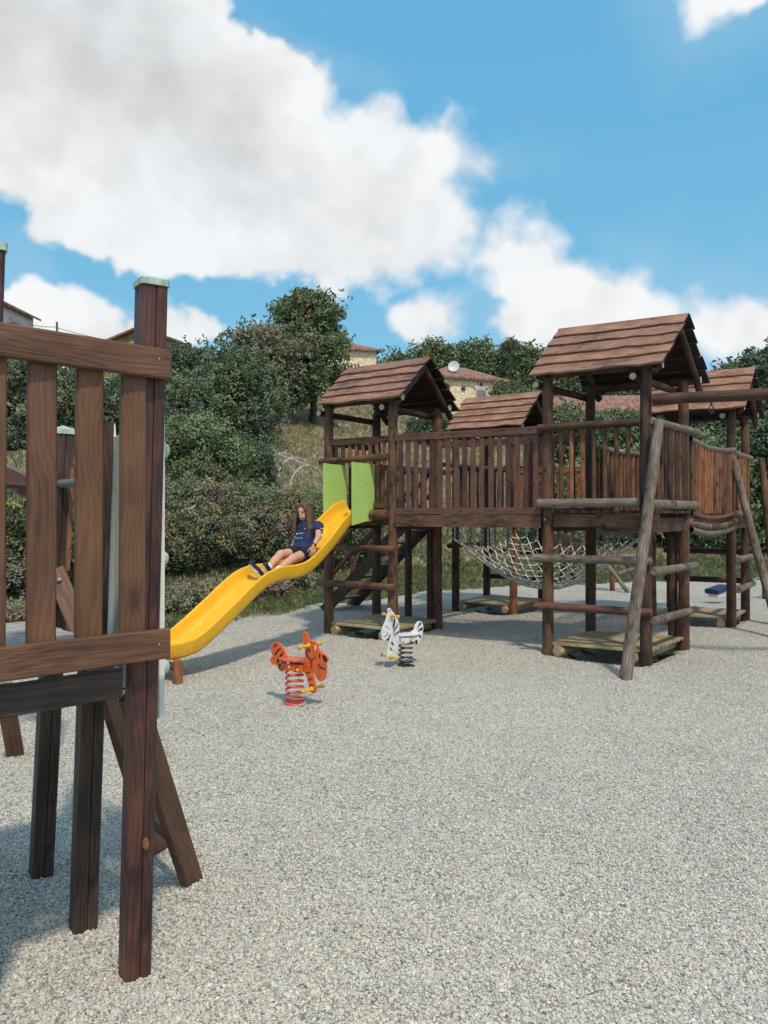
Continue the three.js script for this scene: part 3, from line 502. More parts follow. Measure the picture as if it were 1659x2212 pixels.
/* ---------- yellow slide ---------- */
const slideRim = [[0.06, 1.90], [0.30, 1.845], [0.573, 1.685], [1.057, 1.345], [1.30, 1.185], [1.45, 1.12], [1.62, 1.093], [1.897, 1.08], [2.114, 1.03], [2.298, 0.945], [2.651, 0.725], [3.023, 0.50], [3.20, 0.415], [3.38, 0.385], [3.615, 0.39], [3.85, 0.40]];
const slideDir = V(-0.57, 0, 0.82).normalize(), slideSide = V(0.82, 0, 0.57).normalize(), slideTop = W(-0.333, 0, 11.135);
const slideCurve = new THREE.CatmullRomCurve3(slideRim.map(([t, h]) => V(t, h, 0)), false, 'centripetal');
const slideSamples = slideCurve.getPoints(90);
const rimY = (t) => { for (let i = 1; i < slideSamples.length; i++) if (t < slideSamples[i].x) { const a = slideSamples[i - 1], b = slideSamples[i]; return mix(a.y, b.y, (t - a.x) / (b.x - a.x)); } return slideSamples[slideSamples.length - 1].y; };
const onSlide = (t, side, h) => slideTop.clone().addScaledVector(slideDir, t).addScaledVector(slideSide, side).setY(rimY(t) + h);
{
  const t = thing('slide', 'yellow plastic wavy slide with raised edges coming down from the log tower', 'slide', up(onSlide(3.5, 0, 0), 0));
  // open U section: lip, wall, rounded into the bed, as a closed shell 8 mm thick
  const inner = [[-0.262, -0.016], [-0.262, 0.0], [-0.252, 0.010], [-0.238, 0.008], [-0.226, -0.012], [-0.215, -0.07], [-0.20, -0.115], [-0.17, -0.14], [-0.11, -0.15], [0, -0.153], [0.11, -0.15], [0.17, -0.14], [0.20, -0.115], [0.215, -0.07], [0.226, -0.012], [0.238, 0.008], [0.252, 0.010], [0.262, 0.0], [0.262, -0.016]];
  const outer = [[0.256, -0.045], [0.25, -0.125], [0.225, -0.158], [0.12, -0.166], [0, -0.166], [-0.12, -0.166], [-0.225, -0.158], [-0.25, -0.125], [-0.256, -0.045]];
  const sec = [...inner, ...outer], n = sec.length, pos = [], uv = [], idx = [], pts = slideSamples;
  pts.forEach((p, i) => { const a = pts[Math.max(0, i - 1)], b = pts[Math.min(pts.length - 1, i + 1)], l = Math.hypot(b.x - a.x, b.y - a.y), nx = -(b.y - a.y) / l, ny = (b.x - a.x) / l; for (let k = 0; k <= n; k++) { const [s0, h] = sec[k % n], s = s0 * mix(0.86, 1, sstep(0.5, 1.0, p.x)); const q = slideTop.clone().addScaledVector(slideDir, p.x + nx * h).addScaledVector(slideSide, s); q.y = p.y + ny * h; pos.push(q.x, q.y, q.z); uv.push(k / 8, i / 14); } });
  for (let i = 0; i < pts.length - 1; i++) for (let k = 0; k < n; k++) { const a = i * (n + 1) + k, b = a + n + 1; idx.push(a, a + 1, b, a + 1, b + 1, b); }
  const g = new THREE.BufferGeometry(); g.setAttribute('position', new THREE.Float32BufferAttribute(pos, 3)); g.setAttribute('uv', new THREE.Float32BufferAttribute(uv, 2)); g.setIndex(idx); g.computeVertexNormals();
  put(t, 'chute', g, mat.yellow);
  const e = onSlide(3.62, 0, 0), f1 = up(e, 0.235).addScaledVector(slideSide, -0.2), f2 = up(e, 0.235).addScaledVector(slideSide, 0.2);
  put(t, 'run_out_foot', board(up(e, -0.04).addScaledVector(slideSide, 0.12), up(e, 0.235).addScaledVector(slideSide, 0.12), 0.09, 0.09), mat.yellow);
  for (const s of [-0.3, 0.3]) put(t, 'support_log', log(up(onSlide(3.5, s, 0), -0.12), up(onSlide(3.5, s, 0), 0.235), 0.05, 0.05, 14), wood.orange);
  put(t, 'cross_log', log(up(onSlide(3.5, -0.26, 0), 0.16), up(onSlide(3.5, 0.26, 0), 0.16), 0.04), wood.stain);
  put(t, 'flange', board(lerp3(up(TA.FL, 1.66), up(TA.FR, 1.66), 0.3).addScaledVector(TA.v, -0.11), lerp3(up(TA.FL, 1.66), up(TA.FR, 1.66), 0.745).addScaledVector(TA.v, -0.11), 0.012, 0.10, V(0, 1, 0)), mat.yellow);
}

/* ---------- the person: distance field figures meshed with surface nets ---------- */
function capsule(a, b, ra, rb) { const bx = b.x - a.x, by = b.y - a.y, bz = b.z - a.z, bb = bx * bx + by * by + bz * bz; return (x, y, z) => { const px = x - a.x, py = y - a.y, pz = z - a.z, h = clamp((px * bx + py * by + pz * bz) / bb, 0, 1), dx = px - bx * h, dy = py - by * h, dz = pz - bz * h; return Math.sqrt(dx * dx + dy * dy + dz * dz) - mix(ra, rb, h); }; }
function ellipsoid(c, X, Y, Z, rx, ry, rz) { return (x, y, z) => { const px = x - c.x, py = y - c.y, pz = z - c.z; const a = (px * X.x + py * X.y + pz * X.z) / rx, b = (px * Y.x + py * Y.y + pz * Y.z) / ry, d = (px * Z.x + py * Z.y + pz * Z.z) / rz, k = Math.sqrt(a * a + b * b + d * d), k2 = Math.sqrt(a * a / rx / rx + b * b / ry / ry + d * d / rz / rz) || 1e-6; return k * (k - 1) / k2; }; }
const smin = (a, b, k) => { const h = clamp(0.5 + 0.5 * (b - a) / k, 0, 1); return mix(b, a, h) - k * h * (1 - h); };
const blend = (fs, k) => (x, y, z) => { let d = fs[0](x, y, z); for (let i = 1; i < fs.length; i++) d = smin(d, fs[i](x, y, z), k); return d; };
function netMesh(f, lo, hi, cell) {
  const nx = Math.ceil((hi.x - lo.x) / cell) + 1, ny = Math.ceil((hi.y - lo.y) / cell) + 1, nz = Math.ceil((hi.z - lo.z) / cell) + 1, v = new Float32Array(nx * ny * nz), id = new Int32Array(nx * ny * nz).fill(-1), I = (i, j, k) => (k * ny + j) * nx + i;
  for (let k = 0; k < nz; k++) for (let j = 0; j < ny; j++) for (let i = 0; i < nx; i++) v[I(i, j, k)] = f(lo.x + i * cell, lo.y + j * cell, lo.z + k * cell);
  const pos = [], nor = [], idx = [], ed = []; for (let a = 0; a < 8; a++) for (const b of [a | 1, a | 2, a | 4]) if (b > a) ed.push([a, b]);
  for (let k = 0; k < nz - 1; k++) for (let j = 0; j < ny - 1; j++) for (let i = 0; i < nx - 1; i++) {
    let x = 0, y = 0, z = 0, n = 0; const q = []; for (let a = 0; a < 8; a++) q.push(v[I(i + (a & 1), j + (a >> 1 & 1), k + (a >> 2))]);
    for (const [a, b] of ed) if (q[a] < 0 !== q[b] < 0) { const t = q[a] / (q[a] - q[b]); x += (a & 1) + ((b & 1) - (a & 1)) * t; y += (a >> 1 & 1) + ((b >> 1 & 1) - (a >> 1 & 1)) * t; z += (a >> 2) + ((b >> 2) - (a >> 2)) * t; n++; }
    if (!n) continue; id[I(i, j, k)] = pos.length / 3; const X = lo.x + (i + x / n) * cell, Y = lo.y + (j + y / n) * cell, Z = lo.z + (k + z / n) * cell, e = cell * 0.5; pos.push(X, Y, Z);
    let gx = f(X + e, Y, Z) - f(X - e, Y, Z), gy = f(X, Y + e, Z) - f(X, Y - e, Z), gz = f(X, Y, Z + e) - f(X, Y, Z - e); const l = Math.hypot(gx, gy, gz) || 1; nor.push(gx / l, gy / l, gz / l);
  }
  for (let k = 1; k < nz - 1; k++) for (let j = 1; j < ny - 1; j++) for (let i = 1; i < nx - 1; i++) {
    const s = v[I(i, j, k)] < 0, quad = (a, b, c, d, fl) => { if (a < 0 || b < 0 || c < 0 || d < 0) return; fl ? idx.push(a, c, b, a, d, c) : idx.push(a, b, c, a, c, d); };
    if (s !== v[I(i + 1, j, k)] < 0) quad(id[I(i, j - 1, k - 1)], id[I(i, j, k - 1)], id[I(i, j, k)], id[I(i, j - 1, k)], !s);
    if (s !== v[I(i, j + 1, k)] < 0) quad(id[I(i - 1, j, k - 1)], id[I(i - 1, j, k)], id[I(i, j, k)], id[I(i, j, k - 1)], !s);
    if (s !== v[I(i, j, k + 1)] < 0) quad(id[I(i - 1, j - 1, k)], id[I(i, j - 1, k)], id[I(i, j, k)], id[I(i - 1, j, k)], !s);
  }
  const g = new THREE.BufferGeometry(); g.setAttribute('position', new THREE.Float32BufferAttribute(pos, 3)); g.setAttribute('normal', new THREE.Float32BufferAttribute(nor, 3)); g.setAttribute('uv', new THREE.Float32BufferAttribute(new Float32Array(pos.length / 3 * 2), 2)); g.setIndex(idx); return g;
}
const boundsOf = (pts, pad) => { const b = new THREE.Box3().setFromPoints(pts); return [b.min.subScalar(pad), b.max.addScalar(pad)]; };
{
  const J = (zx, zy, Z) => at((620 + zx / 7.54) / 1.1573, (1240 + zy / 7.54) / 1.1573, Z);      // joints read from the photograph
  const hipC = onSlide(1.2, -0.02, 0).setY(rimY(1.2) - 0.03);
  const lean = V(0, 1, 0).addScaledVector(slideDir, -0.36).normalize(), fwd = slideDir.clone(), lf = slideSide.clone();      // lf: the sitter's left
  const pelvis = hipC.clone(), waist = pelvis.clone().addScaledVector(lean, 0.13), chest = pelvis.clone().addScaledVector(lean, 0.27), neck0 = pelvis.clone().addScaledVector(lean, 0.385), neck = neck0.clone().addScaledVector(V(0, 1, 0), 0.062).addScaledVector(fwd, 0.02);
  const head = neck.clone().add(V(-0.05, 0.095, 0.045));
  const shL = pelvis.clone().addScaledVector(lean, 0.355).addScaledVector(lf, 0.15), shR = pelvis.clone().addScaledVector(lean, 0.345).addScaledVector(lf, -0.15);
  const elL = J(1335, 765, 10.03), wrL = J(1238, 945, 9.93), elR = J(925, 800, 10.42), wrR = J(835, 965, 10.30);
  const hipL = pelvis.clone().addScaledVector(lf, 0.085), hipR = pelvis.clone().addScaledVector(lf, -0.085);
  const anL = onSlide(1.84, 0.08, -0.085), anR = onSlide(1.86, -0.06, -0.075);
  const knL = lerp3(hipL, anL, 0.5).add(V(0, 0.055, 0)).addScaledVector(lf, 0.03), knR = lerp3(hipR, anR, 0.5).add(V(0, 0.095, 0)).addScaledVector(lf, -0.01);
  const t = thing('person', 'person with long brown hair in navy shirt and shorts sitting on the slide', 'person', up(pelvis, pelvis.y - 0.1));
  const skin = flat(0xc99a80, 0.6), skinFn = [];
  // head: cranium, jaw, nose, brow, lips
  const F = V(-0.45, -0.10, 0.88).normalize(), S = V(0, 1, 0).cross(F).normalize(), U = F.clone().cross(S).normalize();
  const hp = (s, u, f) => head.clone().addScaledVector(S, s).addScaledVector(U, u).addScaledVector(F, f);
  const headFs = [ellipsoid(hp(0, 0.028, -0.012), S, U, F, 0.073, 0.088, 0.09), ellipsoid(hp(0, -0.045, 0.018), S, U, F, 0.055, 0.068, 0.068), capsule(hp(0, 0.012, 0.082), hp(0, -0.022, 0.096), 0.007, 0.011), capsule(hp(-0.03, 0.02, 0.07), hp(0.03, 0.02, 0.07), 0.012, 0.012), capsule(hp(-0.014, -0.058, 0.076), hp(0.014, -0.058, 0.076), 0.008, 0.008), ellipsoid(hp(0.073, -0.005, -0.005), S, U, F, 0.01, 0.028, 0.018), ellipsoid(hp(-0.073, -0.005, -0.005), S, U, F, 0.01, 0.028, 0.018)];
  const headF = blend([...headFs, capsule(neck0, hp(0, -0.06, -0.02), 0.048, 0.045)], 0.02);
  const arm = (a, b, c) => [capsule(a, b, 0.047, 0.037), capsule(b, c, 0.037, 0.024)];
  const leg = (a, b, c) => [capsule(a, b, 0.078, 0.053), capsule(b, lerp3(b, c, 0.35), 0.052, 0.05), capsule(lerp3(b, c, 0.35), c, 0.05, 0.034)];
  const torso = [ellipsoid(chest, lf, lean, fwd, 0.145, 0.135, 0.10), ellipsoid(waist, lf, lean, fwd, 0.125, 0.13, 0.09), ellipsoid(pelvis, lf, lean, fwd, 0.15, 0.11, 0.105), capsule(shL, shR, 0.052, 0.052)];
  const bodyF = blend([...torso, ...arm(shL, elL, wrL), ...arm(shR, elR, wrR), ...leg(hipL, knL, anL), ...leg(hipR, knR, anR), capsule(neck0, neck, 0.048, 0.045)], 0.022);
  const [lo, hi] = boundsOf([shL, shR, elL, elR, wrL, wrR, anL, anR, knL, knR, pelvis, neck], 0.1);
  const geos = [netMesh(bodyF, lo, hi, 0.0115)];
  { const [a, b] = boundsOf([head, neck0], 0.135); geos.push(netMesh(headF, a, b, 0.0045)); }
  // hands: palm, four bent fingers and a thumb from the side of the palm
  const hand = (wr, dir, back, thumbSide, curl) => {
    dir = dir.clone().normalize(); const side = thumbSide.clone().addScaledVector(dir, -thumbSide.dot(dir)).normalize(), nb = side.clone().cross(dir).normalize(); if (nb.dot(back) < 0) nb.negate();
    const o = (d, s, n) => wr.clone().addScaledVector(dir, d).addScaledVector(side, s).addScaledVector(nb, n), fs = [capsule(wr.clone().addScaledVector(dir, -0.03), o(0.015, 0, 0), 0.024, 0.022), ellipsoid(o(0.045, 0, 0), side, dir, nb, 0.037, 0.045, 0.015)], fing = [];
    [[0.028, 0.066], [0.009, 0.075], [-0.010, 0.069], [-0.028, 0.054]].forEach(([s, L]) => { const a = o(0.07, s * 0.9, 0), b = o(0.07 + L * 0.5, s * 1.25, -curl * 0.35 * L), c = o(0.07 + L * (0.95 - 0.3 * curl), s * 1.4, -curl * L * 0.95); fing.push(capsule(a, b, 0.0092, 0.0085), capsule(b, c, 0.0085, 0.0072)); });
    const a = o(0.02, 0.026, -0.004), b = o(0.05, 0.052, -0.014), c = o(0.075, 0.058, -0.026); fing.push(capsule(a, b, 0.011, 0.0095), capsule(b, c, 0.0095, 0.008));
    const palm = blend(fs, 0.012), f = (x, y, z) => { let d = palm(x, y, z); for (const q of fing) d = smin(d, q(x, y, z), 0.004); return d; };
    const [l, h] = boundsOf([wr, o(0.15, 0, 0), o(0.05, 0.06, 0), o(0.05, -0.05, 0), o(0.12, 0, -0.08)], 0.03); return netMesh(f, l, h, 0.0035);
  };
  geos.push(hand(wrL, V(-0.06, -1, 0.10), V(0.5, 0.2, 0.8), V(-0.85, 0, 0.4), 0.35), hand(wrR, V(-0.75, -0.6, 0.25), V(-0.2, 0.7, 0.6), V(0.4, 0.1, 0.9), 0.45));
  put(t, 'body', mergeGeometries(geos), skin);
  // eyes, brows and lips
  const eyeM = flat(0x2a1d16, 0.3), white = flat(0xa89c92, 0.4), lip = flat(0xa5594f, 0.5), brow = flat(0x3d2a20, 0.8);
  for (const s of [-1, 1]) { const e = put(t, 'eye', new THREE.SphereGeometry(0.0095, 12, 10).scale(1, 0.7, 1).translate(...hp(s * 0.03, 0.004, 0.0745).toArray()), white); put(e, 'iris', new THREE.SphereGeometry(0.0066, 10, 8).translate(...hp(s * 0.03, 0.004, 0.083).toArray()), eyeM); put(t, 'eyebrow', tube([hp(s * 0.016, 0.026, 0.084), hp(s * 0.032, 0.031, 0.079), hp(s * 0.046, 0.026, 0.068)], 0.0035, 8, 5), brow); }
  put(t, 'mouth', tube([hp(-0.019, -0.057, 0.0795), hp(0, -0.058, 0.0855), hp(0.019, -0.057, 0.0795)], 0.0042, 8, 6), lip);
  // hair: cap open at the face, long locks over the shoulders
  const hairM = new THREE.MeshStandardMaterial({ roughness: 0.62, vertexColors: true }), cap = ellipsoid(hp(0, 0.035, -0.022), S, U, F, 0.09, 0.102, 0.108), locks = [], lockPts = [];
  for (let i = 0; i < 46; i++) {
    const a = mix(-1.75, 2.15, (i + rnd() * 0.6) / 46), face = Math.abs(a), q = Math.PI - face > 0.95 ? 1 : 1; const ang = a, back = Math.cos(ang), sd = Math.sin(ang);
    const r0 = hp(sd * 0.06, 0.085 + 0.02 * rnd(), -back * 0.07), r1 = hp(sd * (0.092 + 0.01 * rnd()), -0.005, -back * 0.092), r2 = hp(sd * (0.108 + 0.02 * rnd()), -0.11, -back * 0.095 + 0.02), r3 = hp(sd * (0.115 + 0.03 * rnd()), -0.2, -back * 0.075 + 0.05), r4 = hp(sd * (0.10 + 0.03 * rnd()), -0.265 - 0.06 * rnd(), -back * 0.05 + 0.06 + 0.02 * rnd());
    const th = 0.011 + 0.007 * rnd(); locks.push(capsule(r0, r1, th, th * 1.15), capsule(r1, r2, th * 1.15, th), capsule(r2, r3, th, th * 0.8), capsule(r3, r4, th * 0.8, th * 0.3)); lockPts.push(r4);
  }
  locks.push(capsule(hp(0.02, 0.10, 0.06), hp(0.075, 0.03, 0.055), 0.022, 0.018), capsule(hp(0.0, 0.115, 0.045), hp(-0.076, 0.04, 0.025), 0.02, 0.015), capsule(hp(0.07, 0.04, 0.055), hp(0.078, -0.06, 0.05), 0.017, 0.014), capsule(hp(0.078, -0.06, 0.05), hp(0.085, -0.2, 0.07), 0.016, 0.012));
  const hairF = (x, y, z) => { const px = x - head.x, py = y - head.y, pz = z - head.z, f = px * F.x + py * F.y + pz * F.z, u = px * U.x + py * U.y + pz * U.z; let d = Math.max(cap(x, y, z), f - 0.035 - Math.max(0, u - 0.02) * 0.6, -u - 0.02); for (const q of locks) { const e = q(x, y, z); if (e < d + 0.03) d = smin(d, e, 0.006); } return d; };
  { const [a, b] = boundsOf([hp(0, 0.12, 0), ...lockPts, hp(0.1, 0, 0.05), hp(-0.1, 0, 0.05), hp(0, 0, -0.1)], 0.03); const g = netMesh(hairF, a, b, 0.006), p = g.attributes.position, col = []; for (let i = 0; i < p.count; i++) { const q = noise3(p.getX(i) * 110, p.getY(i) * 9, p.getZ(i) * 110); col.push(mix(0.045, 0.16, q), mix(0.026, 0.085, q), mix(0.018, 0.05, q)); } g.setAttribute('color', new THREE.Float32BufferAttribute(col, 3)); put(t, 'hair', g, hairM); }
  // shirt, shorts, socks, shoes, watch
  const plane = (p, n) => (x, y, z) => (x - p.x) * n.x + (y - p.y) * n.y + (z - p.z) * n.z;
  const wrinkle = (x, y, z, k) => (noise3(x * 26, y * 16, z * 26) - 0.5) * k + (noise3(x * 60 + 5, y * 24, z * 60) - 0.5) * k * 0.4;
  const sleeve = (a, b) => { const e = lerp3(a, b, 0.52), n = b.clone().sub(a).normalize(), c = capsule(a, lerp3(a, b, 0.7), 0.062, 0.064), pl = plane(e, n); return (x, y, z) => Math.max(c(x, y, z), pl(x, y, z)); };
  const slL = sleeve(shL, elL), slR = sleeve(shR, elR), tor = blend(torso, 0.03), hem = plane(pelvis.clone().addScaledVector(lean, 0.03), lean.clone().negate()), nk = ellipsoid(neck0.clone().addScaledVector(lean, 0.05).addScaledVector(fwd, 0.02), lf, lean, fwd, 0.065, 0.06, 0.07);
  const shirtF = (x, y, z) => Math.max(smin(smin(Math.max(tor(x, y, z) - 0.016 + wrinkle(x, y, z, 0.016), hem(x, y, z)), slL(x, y, z), 0.02), slR(x, y, z), 0.02), -nk(x, y, z));
  const navy = flat(0x1c2d58, 0.8), darkNavy = flat(0x16182c, 0.85);
  { const [a, b] = boundsOf([shL, shR, pelvis, lerp3(shL, elL, 0.6), lerp3(shR, elR, 0.6)], 0.15); put(t, 'shirt', netMesh(shirtF, a, b, 0.0085), navy); }
  const thigh = (a, b) => { const e = lerp3(a, b, 0.52), n = b.clone().sub(a).normalize(), c = capsule(a, b, 0.094, 0.086), pl = plane(e, n); return (x, y, z) => Math.max(c(x, y, z), pl(x, y, z)); };
  const thL = thigh(hipL, knL), thR = thigh(hipR, knR), pe = torso[2], wcut = plane(pelvis.clone().addScaledVector(lean, 0.06), lean);
  const shortsF = (x, y, z) => smin(Math.min(thL(x, y, z), thR(x, y, z)), Math.max(pe(x, y, z) - 0.012, wcut(x, y, z)), 0.02) + wrinkle(x, y, z, 0.01);
  { const [a, b] = boundsOf([pelvis, hipL, hipR, lerp3(hipL, knL, 0.7), lerp3(hipR, knR, 0.7)], 0.16); put(t, 'shorts', netMesh(shortsF, a, b, 0.0085), darkNavy); }
  const sockM = flat(0xdcdcdc, 0.9), shoeM = flat(0x1b2838, 0.75), soleM = flat(0xe3e3df, 0.7);
  [[knL, anL, 0.25], [knR, anR, -0.35]].forEach(([k, a, tw]) => {
    put(t, 'sock', log(lerp3(k, a, 0.66), lerp3(k, a, 1.0), 0.046, 0.040, 12, 0), sockM);
    const d = V(0, 1, 0).multiplyScalar(0.72).addScaledVector(fwd, 0.62).addScaledVector(lf, tw * 0.6).normalize(), heel = a.clone().addScaledVector(V(0, -1, 0), 0.04).addScaledVector(fwd, 0.05), toe = heel.clone().addScaledVector(d, 0.2), bot = a.clone().sub(k).normalize();
    const side = d.clone().cross(bot).normalize(), bt = side.clone().cross(d).normalize(); if (bt.dot(bot) < 0) bt.negate();
    const up_ = blend([capsule(heel.clone().addScaledVector(d, 0.01), heel.clone().addScaledVector(d, 0.09), 0.042, 0.042), capsule(heel.clone().addScaledVector(d, 0.09), toe, 0.043, 0.034)], 0.02), solePl = plane(heel.clone().addScaledVector(bt, 0.03), bt);
    const [l, h] = boundsOf([heel, toe, a], 0.08);
    const sh = put(t, 'shoe', netMesh((x, y, z) => Math.max(up_(x, y, z), solePl(x, y, z)), l, h, 0.006), shoeM);
    put(sh, 'sole', netMesh((x, y, z) => Math.max(up_(x, y, z) - 0.005, -solePl(x, y, z), solePl(x, y, z) - 0.016), l, h, 0.006), soleM);
    for (const s of [0.055, 0.085, 0.115]) put(sh, 'lace', tube([-0.03, 0, 0.03].map((w) => heel.clone().addScaledVector(d, s).addScaledVector(side, w).addScaledVector(bt, -0.045 + Math.abs(w) * 0.5)), 0.0045, 6, 5), soleM);
  });
  put(t, 'watch', orient(new THREE.TorusGeometry(0.027, 0.007, 6, 18).rotateX(Math.PI / 2).scale(1, 2, 1), lerp3(elL, wrL, 0.9), wrL), mat.black);
  // prints laid on the shirt by marching to its surface
  const lay = (name, polys, centre, X, Y, dir, m) => {
    const hit = (p) => { let q = p.clone().addScaledVector(dir, -0.16); for (let i = 0; i < 60; i++) { const d = shirtF(q.x, q.y, q.z); if (d < 0.001) break; q.addScaledVector(dir, Math.max(d * 0.6, 0.0004)); } return q.addScaledVector(dir, -0.009); };
    const tr = [], tu = []; for (const poly of polys) { const sh = new THREE.ShapeGeometry(new THREE.Shape(poly.map(([x, y]) => new THREE.Vector2(x, y)))), p = sh.attributes.position, ix = sh.index.array; for (const i of ix) { const q = hit(centre.clone().addScaledVector(X, p.getX(i)).addScaledVector(Y, p.getY(i))); tr.push(q.x, q.y, q.z); tu.push(0, 0); } }
    const g = soup(tr, tu); put(t, name, g, m);
  };
  const chestC = pelvis.clone().addScaledVector(lean, 0.265), printDir = fwd.clone().negate(), pw = flat(0xe6e8ec, 0.7), pc = flat(0x6fb4c4, 0.7);
  const LX = lf.clone();                                            // towards the sitter's left = photograph's right
  const curve = []; for (let i = 0; i <= 10; i++) { const f = i / 10; curve.push([-0.085 + 0.15 * f, -0.012 + 0.035 * f * f]); } for (let i = 10; i >= 0; i--) { const f = i / 10; curve.push([-0.085 + 0.15 * f, -0.012 + 0.035 * f * f + 0.028 * (1 - f) ]); }
  lay('chest_mark', [[...curve]], chestC.clone().addScaledVector(lean, -0.01), LX, lean, printDir, pw);
  lay('chest_mark', [[[0.045, 0.055], [0.06, 0.057], [0.085, 0.068], [0.06, 0.063]]], chestC, LX, lean, printDir, pw);
  const bar = (x, y, w, h) => [[x, y], [x + w, y], [x + w, y + h], [x, y + h]], s = 0.007;
  lay('chest_lettering', [bar(-0.07, -0.08, s, 0.03), bar(-0.045, -0.08, s, 0.03), bar(-0.063, -0.057, 0.018, s), bar(-0.063, -0.07, 0.018, s * 0.7), bar(-0.022, -0.08, 0.026, s), bar(-0.022, -0.057, 0.026, s), bar(-0.022, -0.073, s, 0.016), bar(-0.003, -0.073, s, 0.016), bar(0.024, -0.08, 0.024, s), bar(0.024, -0.069, 0.024, s), bar(0.024, -0.057, 0.024, s), bar(0.041, -0.073, s, 0.006), bar(0.024, -0.063, s, 0.008)], chestC, LX, lean, printDir, pc);
  const slC = lerp3(shL, elL, 0.28), slDir = V(-0.62, 0, -0.78).normalize(), slX = V(0.78, 0, -0.62).normalize(), slY = V(0, 1, 0);
  lay('sleeve_mark', [bar(-0.004, -0.03, 0.009, 0.055), bar(-0.016, 0.008, 0.03, 0.009), [[-0.014, -0.034], [0.014, -0.034], [0.017, -0.022], [0.006, -0.012], [-0.009, -0.014], [-0.017, -0.024]]], slC, slX, slY, slDir, pw);
}

/* ---------- spring riders ---------- */
function shapeOf(pts, smooth = true) { const v = pts.map(([x, y]) => new THREE.Vector2(x, y)); if (!smooth) return new THREE.Shape(v); const c = new THREE.CatmullRomCurve3([...v.map((p) => V(p.x, p.y, 0))], true, 'centripetal').getPoints(v.length * 5); c.pop(); return new THREE.Shape(c.map((p) => new THREE.Vector2(p.x, p.y))); }
function rider(name, label, base, yaw, sc, kx, cx, cy, o) {                  // outlines in enlarged photo pixels -> metres in the profile plane
  const t = thing(name, label, 'spring rider', base, 'spring riders');
  const M = new THREE.Matrix4().makeRotationY(yaw).setPosition(base), m2 = (p) => p.map(([x, y]) => [(x - cx) * sc * kx, (cy - y) * sc]);
  const plate = (nm, pts, z0, th, m, parent, smooth = true, bev = 0.003) => put(parent ?? t, nm, new THREE.ExtrudeGeometry(shapeOf(m2(pts), smooth), { depth: th, bevelEnabled: bev > 0, bevelThickness: bev, bevelSize: bev, bevelSegments: 2, curveSegments: 4 }).translate(0, 0, z0).applyMatrix4(M), m);
  const L = (x, y, z) => V((x - cx) * sc * kx, (cy - y) * sc, z).applyMatrix4(M);
  const peg = (x, y, z0, z1, r = 0.013) => { const a = L(x, y, z0), b = L(x, y, z1), pr = [[0, 0], [r * 1.7, 0], [r * 1.8, 0.012], [r * 1.1, 0.025], [r, 0.05], [r * 1.0, 0.10], [r * 1.5, 0.118], [r * 1.55, 0.13], [0, 0.134]].map(([q, y2]) => new THREE.Vector2(q, y2 / 0.134 * a.distanceTo(b))); return put(t, o.pegName?.(y) ?? 'hand_grip', orient(new THREE.LatheGeometry(pr, 14), a, b), mat.handle); };
  const spring = (x, y0, y1, R, turns, m) => { const pts = []; for (let i = 0; i <= turns * 14; i++) { const a = i / 14 * 6.2832, y = mix(y0, y1, i / (turns * 14)); const c = L(x, 0, 0); pts.push(V(c.x + Math.cos(a) * R, base.y + y, c.z + Math.sin(a) * R)); } put(t, 'spring', tube(pts, 0.0095, turns * 22, 7), m); };
  const knob = (x, y, z) => put(t, 'bolt_cap', orient(new THREE.LatheGeometry([[0, 0], [0.017, 0], [0.017, 0.006], [0.012, 0.013], [0, 0.015]].map(([a, b]) => new THREE.Vector2(a, b)), 14), L(x, y, z), L(x, y, z + Math.sign(z) * 0.1)), mat.handle);
  const seat = (x0, x1, y, w, m) => { const s = new THREE.Shape(), a = (x0 - cx) * sc * kx, b = (x1 - cx) * sc * kx, q = (b - a); s.moveTo(a, 0); s.bezierCurveTo(a + q * 0.1, w, a + q * 0.6, w * 1.05, b, w * 0.45); s.lineTo(b, -w * 0.45); s.bezierCurveTo(a + q * 0.6, -w * 1.05, a + q * 0.1, -w, a, 0); return put(t, 'seat', new THREE.ExtrudeGeometry(s, { depth: 0.012, bevelEnabled: true, bevelSize: 0.003, bevelThickness: 0.003, bevelSegments: 2, curveSegments: 10 }).rotateX(-Math.PI / 2).translate(0, (cy - y) * sc, 0).applyMatrix4(M), m); };
  return { t, plate, peg, spring, knob, seat, L };
}
